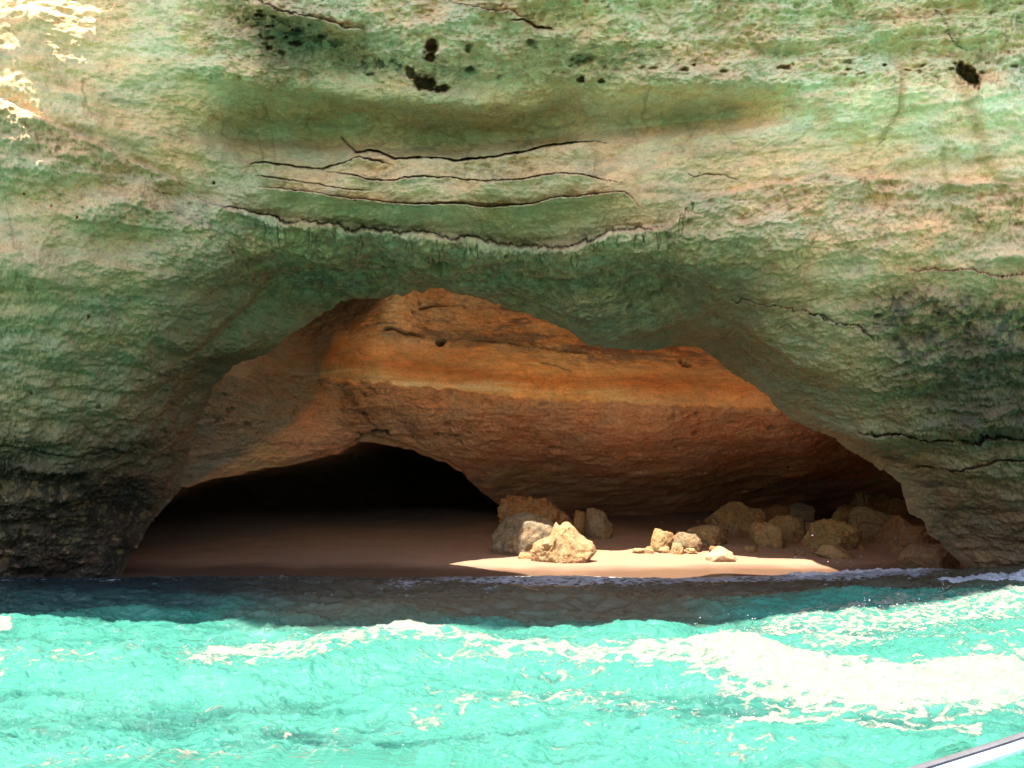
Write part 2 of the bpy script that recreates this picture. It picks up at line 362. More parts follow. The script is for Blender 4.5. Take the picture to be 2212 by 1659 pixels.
for k in range(26): hole(rr.uniform(1200, 2200), 150+rr.gauss(0, 10), rr.uniform(3, 9), rr.uniform(2, 4), rr.uniform(.05, .16))
for k in range(12): hole(rr.uniform(20, 900), rr.uniform(330, 900), rr.uniform(2, 4), rr.uniform(2, 4), rr.uniform(.05, .15))
# green eroded hollow along the top left, alcoves near the lip
d -= .30*np.exp(-(polydist(gu, gv, [(480, 30), (620, 80), (740, 110), (860, 140), (1000, 165)])[0]/34)**2)*(.6+.8*np.clip(fbm(P0*1.5, 4, 23), -.4, 1))
dr -= .6*smooth(1.1, .6, np.hypot((gu-640)/95, (gv-612-(gu-640)*-.25)/48))
dr -= .6*smooth(1.1, .7, np.hypot((gu-1540)/110, (gv-735)/48))*smooth(-5, 30, dist_lip)
# keep the exact waterline and lip calm
d *= .35+.65*smooth(0, 60, dist_lip)
ray = P0-np.array([0, 0, CH]); ray /= np.linalg.norm(ray, axis=-1, keepdims=True)
Dn = Nf*.5-ray*.5; Dn /= np.linalg.norm(Dn, axis=-1, keepdims=True)
dr = np.maximum(dr, -(.15+.75*smooth(10, 260, dist_lip)))*smooth(0, 40, dist_lip)
Pf = P0+Dn*d[..., None]-ray*dr[..., None]
Pf[..., 0] += .012*fbm(P0*14, 2, 30); Pf[..., 2] += .012*fbm(P0*14, 2, 31)
# -- rock colour: stains, with lighter top and shaded lip and recesses painted in
anch = [(60, 130, 205, 200, 120), (350, 120, 200, 212, 150), (320, 285, 205, 182, 112), (130, 390, 200, 198, 150), (620, 300, 150, 182, 112, 110), (1000, 300, 150, 186, 116), (800, 420, 196, 188, 116), (1150, 420, 184, 184, 112),
        (800, 50, 222, 208, 168), (1050, 110, 226, 205, 165), (640, 85, 110, 140, 92, 60), (760, 110, 112, 150, 98, 50), (980, 165, 120, 165, 112, 60), (1300, 30, 206, 226, 160), (1200, 90, 206, 196, 140), (1500, 150, 214, 202, 148), (1950, 60, 222, 210, 135), (1750, 90, 226, 208, 160), (1800, 215, 205, 222, 176), (2150, 220, 205, 215, 165), (1300, 230, 175, 200, 140, 90), (1500, 250, 165, 190, 125, 70),
        (1700, 350, 200, 188, 132), (1350, 370, 196, 190, 126), (1450, 480, 190, 185, 135), (1750, 520, 205, 184, 142), (2060, 460, 206, 188, 128), (2180, 560, 195, 170, 112), (900, 540, 172, 184, 148), (450, 500, 178, 188, 144), (500, 620, 158, 184, 138), (250, 700, 160, 186, 136), (200, 850, 158, 184, 140), (80, 560, 190, 186, 130),
        (700, 600, 128, 160, 126), (1200, 600, 160, 176, 136), (1300, 700, 135, 160, 120), (1550, 620, 165, 168, 120), (1750, 740, 168, 178, 118), (1700, 860, 150, 165, 110), (1850, 900, 152, 164, 104), (1600, 760, 130, 150, 110, 60),
        (2000, 1000, 150, 144, 92), (2100, 1120, 122, 108, 76), (1950, 1100, 150, 140, 92, 60), (2200, 900, 120, 125, 100), (430, 850, 128, 130, 100), (330, 1000, 122, 112, 84), (200, 950, 130, 146, 112)]
colF = blend_cols(wu, wv, anch, 120)
nA = fbm(P0*1.3, 4, 40); nB = fbm(P0*np.array([.8, .8, 4.5]), 4, 41); nC = fbm(P0*5, 4, 42, .65); nD = fbm(P0*np.array([9, 9, 14]), 4, 43, .7)
def mixin(c, col, m): return c*(1-m[..., None])+lin(col)*m[..., None]
colF = colF*.56+.44*colF.mean(-1, keepdims=True)
colF = colF*np.array([1.12, .665, .60])*(1-.30*smooth(525, 600, wv)*smooth(820, 500, np.abs(wu-1080)))[..., None]*(1.02+.40*smooth(700, 120, wv+.05*np.abs(wu-1100))+.30*smooth(1450, 1750, wu)*smooth(850, 600, wv))[..., None]  # paler towards the top, darker under the lip: light and shade put in colour
colF = mixin(colF, (190, 160, 108), .42*smooth(.12, .5, nA)*smooth(560, 380, gv))
colF = mixin(colF, (134, 126, 92), .42*smooth(.1, .5, nB)*smooth(760, 500, gv))
colF = mixin(colF, (208, 186, 146), .45*crust*smooth(-.25, .25, nC))
colF = mixin(colF, (222, 192, 146), .4*topband*smooth(.05, .4, nC))
colF = mixin(colF, (92, 78, 74), np.clip(slate*(.5+1.9*nC+.6*nA+.8*nD), 0, .92))
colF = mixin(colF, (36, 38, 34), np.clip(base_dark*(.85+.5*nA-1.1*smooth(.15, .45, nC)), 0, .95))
lich = base_dark*smooth(.2, .38, fbm(P0*2.4, 4, 45)+.12*nC)
colF = mixin(colF, (112, 98, 60), .75*lich)
blot = smooth(.22, .36, fbm(P0*np.array([1.4, 1.4, 2.0]), 4, 46))*smooth(1850, 1930, gu)*smooth(930, 1000, gv)
colF = mixin(colF, (128, 112, 70), .6*blot)
drk = smooth(.1, .4, -fbm(P0*np.array([1.1, 1.1, 1.8]), 4, 47))*smooth(1850, 1930, gu)*smooth(930, 1000, gv)
colF = mixin(colF, (58, 56, 44), .75*drk)
colF = np.clip(colF*(1+(.14+.30*rough)*nD+.18*(.4+rough)*nC)[..., None], .015, .85)
colF = mixin(colF, (84, 72, 50), (.2+.5*rough)*smooth(.28, .5, -nD))
colF = mixin(colF, (44, 40, 28), .88*np.clip(cavity*1.1, 0, 1)**1.3)  # cracks and holes also darkened in colour, painting in their depth shade
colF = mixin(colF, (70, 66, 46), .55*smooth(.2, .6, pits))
pz = np.exp(-(polydist(gu, gv, [(520, 45), (600, 60), (700, 95), (760, 125), (860, 130)])[0]/34)**2)
colF = mixin(colF, (58, 62, 40), .9*pz*smooth(-.05, .2, nC+.4*nD))
vein = smooth(.035, .0, np.abs(fbm(P0*np.array([.9, .9, .7]), 4, 48)))*smooth(-.1, .3, fbm(P0*.4, 2, 49))
colF = mixin(colF, (112, 88, 52), .45*vein)
for (pts, w_) in (([(2075, 185), (2090, 240), (2110, 300), (2130, 360), (2160, 400)], 16), ([(1940, 150), (1942, 240), (1900, 310)], 8), ([(2030, 330), (2045, 420)], 9)):
    colF = mixin(colF, (176, 142, 74), .6*np.exp(-(polydist(wu*.4+gu*.6, wv*.4+gv*.6, pts)[0]/w_)**2))
lumF = colF@np.array([.3, .6, .1]); mF = colF.reshape(-1, 3).mean(0); mF = mF/(mF@np.array([.3, .6, .1]))*np.array([1.02, .97, .84])
mF /= mF@np.array([.3, .6, .1])
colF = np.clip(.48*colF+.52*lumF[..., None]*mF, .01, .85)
# -- extension outside the frame: up to the overhang edge, and out to both sides
bu = gu[:, -1]; bv = gv[:, -1]; Pe = Pf[:, -1]
def edge_target():
    Q = np.zeros((NS, 3))
    # boundary walk parameter
    topm = bv <= RY0+1e-3
    xs = [RX0, 60, 180, 500, 1106, 1700, 2212, RX1]
    tx = [-30, -16, -12.5, -7.5, -2.8, 2.6, 7.4, 9.0]; ty = [13, 9.9, 8.75, 8.0, 7.25, 8.7, 10.6, 11.2]
    Q[:, 0] = np.interp(bu, xs, tx); Q[:, 1] = np.interp(bu, xs, ty); Q[:, 2] = 18
    lm = (~topm) & (bu < 1106); rm = (~topm) & (bu > 1106)
    f = np.clip((bv-RY0)/(1420-RY0), 0, 1)
    Q[lm, 0] = -32; Q[lm, 1] = 13+f[lm]*8; Q[lm, 2] = 18-f[lm]*21
    Q[rm, 0] = np.interp(f[rm], [0, .25, 1], [9.0, 30, 32]); Q[rm, 1] = np.interp(f[rm], [0, .25, 1], [11.2, 13, 20]); Q[rm, 2] = 18-np.clip(f[rm]-.25, 0, 1)/.75*21
    Q[topm] += np.array([-.92, -1.95, 6.])
    Q[lm | rm, 2] += 6*(1-np.minimum(f[lm | rm]*3, 1))
    return Q
Qe = edge_target(); NB = 150
tb = np.linspace(0, 1, NB)[1:][None, :, None]**1.2
Pb = P0[:, -1][:, None]*(1-tb)+Qe[:, None]*tb+(Pe-P0[:, -1])[:, None]*np.exp(-tb/.04)
fb = (fbm(Pb*np.array([.4, .4, .6]), 4, 53)*.9+fbm(Pb*np.array([1.2, 1.2, 2.]), 5, 54, .6)*.4)*np.minimum(tb[..., 0]*10, 1)
Pb[..., 1] -= fb*(1-.7*tb[..., 0]*(Pe[:, None, 2] > 9)); Pb[..., 2] += .3*fb*(1-tb[..., 0])
nb = fbm(Pb*.5, 4, 50)
Pb[..., 1] -= .42*np.sin(np.pi*tb[..., 0])*(Pe[:, None, 0] > -3)
Pb[..., 1] += .35*nb*np.minimum(tb[..., 0]*8, 1); Pb[..., 2] += .15*fbm(Pb*.9, 3, 51)*np.minimum(tb[..., 0]*8, 1)
# unseen back skin from the lip, shaped as a sunlit ledge bouncing light inside
NKk = 26
tk = np.linspace(0, 1, NKk+1)[1:][None, :]
lipP = Pf[:, 0]
# direction outward from opening centre in xz
od = np.stack([np.cos(aS), np.zeros(NS), np.sin(aS)], 1)
T3 = Qe+np.array([0, 5., 0]); tk3 = tk[..., None]
up = np.maximum(od[:, 2:3], 0)
ex = od*np.array([1, 0, 0])
K1 = lipP+ex*.5+np.concatenate([0*up, .35+0*up, .55*up+.1], 1); K2 = lipP+ex*.9+np.concatenate([0*up, .1+0*up, 1.15*up+.3], 1)
K3 = lipP+ex*2.2+np.concatenate([0*up, -1.3*up, 2.5*up+.6], 1); K4 = lipP*.35+T3*.65+ex*1.0
kn = [lipP, K1, K2, K3, K4, T3]; kt = [0, .12, .24, .5, .75, 1.]
Pk = np.zeros((NS, NKk, 3))
for k in range(NKk):
    q = tk[0, k]; j = max(i for i in range(5) if kt[i] <= q-1e-9); f_ = (q-kt[j])/(kt[j+1]-kt[j]); Pk[:, k] = kn[j]*(1-f_)+kn[j+1]*f_
Pk += .12*fbm(Pk*1.2, 3, 52)[..., None]*smooth(0, .1, tk)[..., None]
allP = np.concatenate([Pk[:, ::-1], Pf, Pb], 1)
nT = allP.shape[1]
faces = gridfaces(NS, nT)
tn = fbm(Pb*.6, 4, 55)[..., None]; tn2 = fbm(Pb*4, 4, 56, .65)[..., None]
ctail = (np.array([.50, .36, .23])*(1+.5*tn)+np.array([-.10, .02, 0])*smooth(0, .3, -tn))*(1+.35*tn2)
ctail = np.clip(ctail*(1-np.exp(-tb/.03))+colF[:, -1][:, None]*np.exp(-tb/.03), .02, .85); ck = np.broadcast_to(lin((238, 214, 165)), Pk.shape)  # ck: pale tint on the unseen ledge, for more bounced light
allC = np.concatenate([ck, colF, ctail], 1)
allR = np.concatenate([np.full(Pk.shape[:2], .5), rough, np.full(Pb.shape[:2], .5)], 1)
# sun patches on the wall: holes cut in the unseen overhang along those rays
def sunpatch_mask():
    m = inpoly(gu, gv, [(-40, -40), (250, -40), (232, 20), (205, 52), (150, 46), (95, 40), (40, 34), (-40, 36)])
    m |= inpoly(gu, gv, [(-40, 180), (30, 190), (66, 215), (84, 232), (62, 262), (78, 285), (72, 306), (40, 300), (18, 262), (8, 232), (-40, 215)])
    m |= inpoly(gu, gv, [(108, 112), (140, 92), (178, 84), (172, 108), (150, 122), (128, 128)])
    m |= inpoly(gu, gv, [(-40, 60), (10, 66), (42, 96), (30, 104), (-40, 90)])
    return m & (fbm(P0*7, 4, 60) > -.55)
mk = sunpatch_mask()
bvh = BVHTree.FromPolygons([tuple(p) for p in allP.reshape(-1, 3)], [tuple(int(i) for i in f) for f in faces[(np.arange(len(faces)) % (nT-1)) >= NKk+NT-1]])
fidx = np.nonzero((np.arange(len(faces)) % (nT-1)) >= NKk+NT-1)[0]
kill = set()
pts = Pf[mk]; sv_ = Vector(S)
for p in pts[::2]:
    o = Vector(p)+sv_*.6
    for _ in range(4):
        h = bvh.ray_cast(o, sv_)
        if h[0] is None: break
        kill.add(int(fidx[h[2]])); o = h[0]+sv_*.02
print('sun window faces', len(kill), 'of', len(pts))
keep = np.ones(len(faces), bool); keep[list(kill)] = False
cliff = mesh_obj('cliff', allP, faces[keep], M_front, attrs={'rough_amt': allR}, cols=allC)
tag(cliff, kind='structure')
del bvh

# ------------------------------------------------------------------ REAR WALL
vb_pts = [(150, 1140), (300, 1110), (385, 1055), (420, 1047), (450, 1035), (500, 1028), (560, 1012), (600, 1008), (640, 1000), (700, 985), (735, 978), (758, 966), (775, 957), (800, 958), (850, 967), (890, 975), (930, 992), (960, 1002), (1000, 1027), (1030, 1052), (1052, 1072), (1080, 1092), (1110, 1118), (1160, 1135), (1350, 1135), (1600, 1128), (1900, 1115), (2300, 1130)]
dep2 = rbf([(150, 1100, 23.6), (250, 900, 23.6), (385, 1055, 25.2), (350, 800, 23.8), (465, 829, 24.2), (500, 740, 24.8), (300, 500, 24), (560, 1012, 27.2), (600, 880, 27.0), (600, 780, 28.6), (660, 720, 30.6), (740, 670, 32.0), (780, 600, 32.5), (690, 830, 28.6),
    (715, 740, 29.1), (760, 715, 28.9), (825, 655, 29.2), (850, 600, 29.6), (700, 985, 28.6), (785, 957, 29.4), (800, 900, 28.2), (900, 960, 29.6), (1000, 1027, 31.4), (1052, 1072, 33.6), (1150, 1130, 37.0), (1150, 1070, 35.0), (1300, 1060, 34.6), (1300, 1110, 37.5), (1300, 1000, 31.5), (1100, 960, 29.8),
    (900, 850, 28.0), (1100, 865, 28.0), (1400, 880, 28.0), (1700, 890, 28.0), (900, 760, 29.2), (1200, 780, 29.4), (1500, 800, 29.4), (940, 640, 31.2), (1250, 700, 31.6), (1500, 740, 31.4), (1000, 500, 33.5), (1500, 500, 33.5), (1600, 1100, 40.0), (1500, 1000, 31.6), (1750, 1000, 32.4),
    (1900, 1060, 39), (1780, 1095, 42), (2000, 1000, 34.5), (2300, 1100, 38), (2300, 800, 28), (2000, 600, 30)])
NU, NV = 1150, 430
ug = np.linspace(150, 2300, NU)[:, None]; vb = np.interp(ug, [p[0] for p in vb_pts], [p[1] for p in vb_pts])
edge = fbm(np.stack([ug/18, ug*0, ug*0], -1), 4, 61); vb = vb+edge*6
tt = np.linspace(0, 1, NV)[None]
VT = 520.
g2v = VT+(vb-VT)*tt; g2u = np.broadcast_to(ug, g2v.shape)
Y2 = dep2(g2u, g2v); R0 = W(g2u, g2v, Y2)
Nr = grid_normals(R0); Nr *= np.where(Nr[..., 1:2] > 0, -1, 1)
w2u = g2u+20*fbm(R0*.5, 4, 62); w2v = g2v+9*fbm(R0*.6, 5, 63)
band = np.interp(g2u, [0, 700, 1000, 1106, 1400, 1700, 2300], [800, 815, 848, 858, 874, 885, 890])      # bottom edge of the clean ochre layer
band2 = band+16*fbm(R0*np.array([1, 1, .5])*1.1, 4, 64)*smooth(1200, 700, g2u)+9*fbm(R0*3, 4, 64)
low = smooth(-3, 5, w2v*.25+g2v*.75-band2)
upr = smooth(10, -25, g2v-np.interp(g2u, [700, 900, 1100, 1300, 1500, 1700], [730, 745, 770, 800, 790, 830])-20*fbm(R0*.8, 3, 65))
ro2 = np.clip(.15+.8*low*smooth(260, 60, g2v-band)+.9*upr, 0, 1)
dd = .30*fbm(R0*.35, 4, 66)+.08*fbm(R0*np.array([.3, .3, 2.6]), 4, 67, ridge=True)*(.25+ro2)
dd += .13*fbm(R0*np.array([1.2, 1.2, 2.0]), 5, 68, .6)*(.22+ro2)+.055*fbm(R0*5, 4, 69, .6, ridge=True)*ro2
dd += .07*low
c1, c2 = cells(R0*np.array([1.5, 1.5, 2.4])+.4*fbm(R0*2, 3, 70)[..., None], 3)
p2 = smooth(.34, .1, c1)*smooth(-.05, .25, fbm(R0*.5, 3, 71))*ro2; dd -= .18*p2
cav2 = np.zeros(dd.shape)
def hole2(u, v, a, b, dep):
    global dd, cav2
    R = np.hypot((g2u-u)/a, (g2v-v)/b)+.25*fbm(np.stack([g2u/9, g2v/9, g2u*0], -1), 2, 72)*(np.hypot((g2u-u)/a, (g2v-v)/b) < 3)
    g = smooth(1.15, .7, R); dd = dd-dep*g; cav2 = np.maximum(cav2, g)
def crack2(pts, w, dep, step=0):
    global dd, cav2
    D, sd, pr = polydist(g2u, g2v+4*fbm(np.stack([g2u/20, g2v/20, g2u*0], -1), 3, 73), pts)
    e = smooth(0, .15, pr)*smooth(1, .85, pr); g = np.exp(-(D/w)**2)*e
    dd = dd-dep*g+step*np.where(sd > 0, np.exp(-D/18), 0)*e; cav2 = np.maximum(cav2, g)
hole2(950, 740, 10, 7, .7); hole2(957, 735, 8, 5, .5); hole2(1483, 789, 11, 5, .5); hole2(1470, 784, 6, 4, .3); hole2(915, 1000, 1, 1, 0)
crack2([(900, 672), (925, 664), (955, 662), (1000, 664), (1010, 670)], 2.6, .3, .12)
crack2([(1160, 783), (1200, 790), (1240, 803)], 2.4, .12, .05)
crack2([(820, 712), (850, 710), (880, 722), (920, 728)], 4, .25, .1)
crack2([(990, 735), (1100, 745), (1200, 758), (1290, 768)], 3, .22, .1)
crack2([(765, 962), (785, 940), (805, 932), (835, 930), (838, 945)], 3.5, .35, 0)
# set-back inner lip of the small cave mouth
al = inpoly(g2u, g2v, [(700, 1000), (740, 975), (770, 945), (800, 936), (850, 945), (900, 965), (960, 990), (1000, 1012), (1010, 1040), (900, 1000), (800, 975)])
dd -= .45*al
dd *= smooth(0, .04, 1-tt)*.7+.3
ray2 = R0-np.array([0, 0, CH]); ray2 /= np.linalg.norm(ray2, axis=-1, keepdims=True)
D2 = Nr*.5-ray2*.5; D2 /= np.linalg.norm(D2, axis=-1, keepdims=True)
Rp = R0+D2*dd[..., None]
band_o = [(600, 700, 200, 132, 74), (900, 650, 228, 170, 112), (1100, 700, 222, 154, 96), (1300, 770, 222, 158, 96), (900, 790, 216, 140, 80), (1200, 815, 214, 138, 70), (1500, 770, 222, 150, 92), (1500, 840, 212, 134, 72), (1300, 860, 216, 140, 76), (700, 800, 210, 135, 76)]
cR = blend_cols(w2u, w2v, band_o, 130)
streak = fbm(R0*np.array([.12, .12, 2.3]), 4, 75)
cR = mixin(cR, (196, 104, 48), .7*np.exp(-((g2v-(band-42)-14*fbm(R0*.3, 3, 76))/17)**2)*smooth(650, 760, g2u))
cR = mixin(cR, (190, 116, 62), .5*smooth(.1, .4, streak)*(1-low))
cR = mixin(cR, (236, 190, 130), .5*smooth(.1, .4, -streak)*(1-low)*(1-upr))
gg = fbm(R0*1.1, 5, 77, .6)
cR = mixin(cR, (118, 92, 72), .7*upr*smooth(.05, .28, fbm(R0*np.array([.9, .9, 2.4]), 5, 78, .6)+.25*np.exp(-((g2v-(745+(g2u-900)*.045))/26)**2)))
cR = mixin(cR, (172, 110, 78), low*.85)
cR = mixin(cR, (136, 86, 60), low*.5*np.exp(-((g2v-(band+75)-16*gg)/20)**2)*smooth(-.3, .3, gg))
cR = mixin(cR, (186, 128, 78), low*.65*smooth(.0, .35, fbm(R0*np.array([.5, .5, 1.1]), 4, 79))*smooth(90, 150, g2v-band))
cR = mixin(cR, (170, 108, 66), low*.5*smooth(.1, .4, gg))
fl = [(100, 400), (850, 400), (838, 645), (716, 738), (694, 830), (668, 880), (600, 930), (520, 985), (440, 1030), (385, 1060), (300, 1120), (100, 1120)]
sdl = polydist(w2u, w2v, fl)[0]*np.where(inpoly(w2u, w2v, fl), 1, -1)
cR = mixin(cR, (104, 92, 72), .88*smooth(-10, 14, sdl)*(.85+.3*gg))  # dark crust on the left flank, with its shade painted in
cR = mixin(cR, (46, 34, 26), .8*cav2)
cR = mixin(cR, (92, 66, 46), .5*p2)
# small-cave ceiling running back, and the top skin up to the roof
nbk = 24; tb2 = np.linspace(0, 1, nbk+1)[1:][None, :, None]
cavm = (smooth(150, 170, ug)*smooth(1120, 1040, ug))[:, :, None]
Bq = Rp[:, -1][:, None]; floor = beach(Bq[..., 0], Bq[..., 1]+1)[..., None]
back = Bq.copy()
Rb = np.concatenate([Bq[..., :1]+-7*smooth(600, 250, ug)[:, :, None]*tb2*cavm, Bq[..., 1:2]+tb2*(24*cavm+.6), Bq[..., 2:]*(1-tb2*(1-cavm))+(-.4)*tb2*(1-cavm)+cavm*(.9*np.sin(tb2*1.5)*(1)-3.7*tb2**3)], -1)
Rb += (.25*fbm(Rb*.6, 3, 80)[..., None])*smooth(0, .15, tb2)
Tq = Rp[:, 0][:, None]; tt3 = np.linspace(1, 0, 12, endpoint=False)[None, :, None]
Rt = np.concatenate([Tq[..., :1]+0*tt3, Tq[..., 1:2]+0*tt3, Tq[..., 2:]*(1-tt3)+16*tt3], -1)
cR = np.clip(cR*np.array([1.02, 1.26, 1.7])*(1+(1-low[..., None])*np.array([.14, .21, .52]))*(1+.18*low[..., None])*(1+(.14+.3*ro2)*fbm(R0*np.array([7, 7, 11]), 4, 58, .7)+.15*gg)[..., None], .01, .90)
allR2 = np.concatenate([Rt, Rp, Rb], 1)
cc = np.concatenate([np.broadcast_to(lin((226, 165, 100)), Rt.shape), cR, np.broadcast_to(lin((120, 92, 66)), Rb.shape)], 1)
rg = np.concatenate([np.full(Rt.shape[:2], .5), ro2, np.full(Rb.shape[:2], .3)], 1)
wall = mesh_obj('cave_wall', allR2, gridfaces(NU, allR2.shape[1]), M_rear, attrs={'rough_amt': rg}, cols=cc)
tag(wall, kind='structure')

# side walls, deep back of the small cave and the cave roof
def sheet(name, fn, n, m, mat, amp=.4, seed=0, col=None):
    a, b = np.meshgrid(np.linspace(0, 1, n), np.linspace(0, 1, m), indexing='ij')
    P = fn(a, b); Nn = grid_normals(P); P = P+Nn*(amp*fbm(P*.4, 4, seed))[..., None]
    return P, gridfaces(n, m)
VV = []; FF = []; off = 0
def addm(P, f):
    global off
    VV.append(P.reshape(-1, 3)); FF.append(f+off); off += P.reshape(-1, 3).shape[0]
# left and right flanks behind the arch legs, hidden end of the small cave
addm(*sheet('l', lambda a, b: np.stack([-21-a*0+1.0*np.sin(b*3), 21.8+a*34, -1+b*14], -1), 60, 30, None, .4, 81))
addm(*sheet('r', lambda a, b: np.stack([17.5+0*a, 20+a*24, -1+b*14], -1), 60, 30, None, .4, 82))
addm(*sheet('b', lambda a, b: np.stack([-24+a*42, 57.5+0*a, -1+b*14], -1), 60, 30, None, .4, 83))
hid = mesh_obj('cave_side', np.concatenate(VV), np.concatenate(FF), M_hid, attrs={'rough_amt': np.full(off, .5)})
tag(hid, kind='structure')

patch = [(972, 1218), (1000, 1213), (1040, 1208), (1118, 1203), (1142, 1198), (1170, 1194), (1240, 1190), (1290, 1189), (1330, 1190), (1365, 1187), (1440, 1184), (1500, 1188), (1540, 1190), (1590, 1199), (1640, 1206), (1700, 1207), (1735, 1207), (1757, 1211), (1765, 1218), (1795, 1226), (1812, 1234), (1770, 1242), (1715, 1248), (1600, 1252), (1400, 1254), (1230, 1252), (1165, 1247), (1120, 1238), (1060, 1231)]
def roof():
    xs = np.concatenate([np.linspace(-20, -6, 20), np.arange(-5.9, 10.5, .06), np.linspace(10.6, 20, 16)])
    ys = np.concatenate([np.arange(14.6, 25.0, .06), np.linspace(25.1, 60, 30)])
    X, Yv = np.meshgrid(xs, ys, indexing='ij')
    Z = 11.2+.35*fbm(np.stack([X*.5, Yv*.5, X*0], -1), 3, 90)
    # unseen roof, opened along the sun rays to light the sand patch and ledge
    P = np.stack([X, Yv, Z], -1); f = gridfaces(len(xs), len(ys))
    C = P.reshape(-1, 3)[f].mean(1)
    q = C.copy()
    for _ in range(5):
        tq = (C[:, 2]-beach(q[:, 0], q[:, 1]))/S[2]; q = C-S*tq[:, None]
    u, v = to_uv(q)
    u = u+5*fbm(q*2.2, 3, 91); v = v+.8*fbm(q*2.2, 3, 92)
    open_ = inpoly(u, v, patch) | (q[:, 1] < 21.9)
    return P, f[~open_], C, open_
rp, rf, rC, ropen = roof()
ro = mesh_obj('cave_roof', rp, rf, M_hid, attrs={'rough_amt': np.full(rp.reshape(-1, 3).shape[0], .5)}); tag(ro, kind='structure')

# ------------------------------------------------------------------ SAND
def sand_mat():
    m, nt, b, N = new_mat('sand')
    tc = N('ShaderNodeTexCoord'); V = tc.outputs['Object']
    n1 = N('ShaderNodeTexNoise', Scale=1.2, Detail=6, Roughness=.6); n2 = N('ShaderNodeTexNoise', Scale=60, Detail=4, Roughness=.7)
    L(nt, V, n1.inputs['Vector']); L(nt, V, n2.inputs['Vector'])
    wet = N('ShaderNodeAttribute', attribute_name='wet').outputs['Fac']
    dry = mixc(nt, N, n1.outputs[0], (.25, .145, .088), (.305, .185, .115))
    c = mixc(nt, N, wet, dry, (.13, .072, .043))
    v = ramp(nt, N, n2.outputs[0], [(.3, .82), (.7, 1.12)]); c = mixc(nt, N, 1., c, v, 'MULTIPLY')
    L(nt, c, b.inputs['Base Color'])
    r = N('ShaderNodeMapRange'); L(nt, wet, r.inputs[0]); r.inputs[3].default_value = .95; r.inputs[4].default_value = .35; L(nt, r.outputs[0], b.inputs['Roughness'])
    bp = N('ShaderNodeBump', Strength=.35, Distance=.12); L(nt, n1.outputs[0], bp.inputs['Height']); 
    bp2 = N('ShaderNodeBump', Strength=.3, Distance=.02); L(nt, n2.outputs[0], bp2.inputs['Height']); L(nt, bp.outputs[0], bp2.inputs['Normal']); L(nt, bp2.outputs[0], b.inputs['Normal'])
    b.inputs['Specular IOR Level'].default_value = .3
    return m
xs = np.concatenate([np.linspace(-26, -14, 12), np.linspace(-13.8, 18, 500), np.linspace(18.5, 30, 12)])
ys = np.concatenate([np.linspace(14, 19.8, 12), np.arange(20, 30, .06), np.linspace(30.1, 60, 120)])
X, Yv = np.meshgrid(xs, ys, indexing='ij'); Z = beach(X, Yv)
G = np.stack([X, Yv, X*0], -1)
Z += .05*fbm(G*np.array([.7, .7, 1]), 4, 95)*smooth(23, 27, Yv)+.02*fbm(G*3, 3, 96)*smooth(25, 28, Yv)
wet = np.clip(smooth(.27, .15, Z+.05*fbm(G*.6, 3, 97)), 0, 1)
sand = mesh_obj('beach', np.stack([X, Yv, Z], -1), gridfaces(len(xs), len(ys)), sand_mat(), attrs={'wet': wet}); tag(sand, kind='structure')

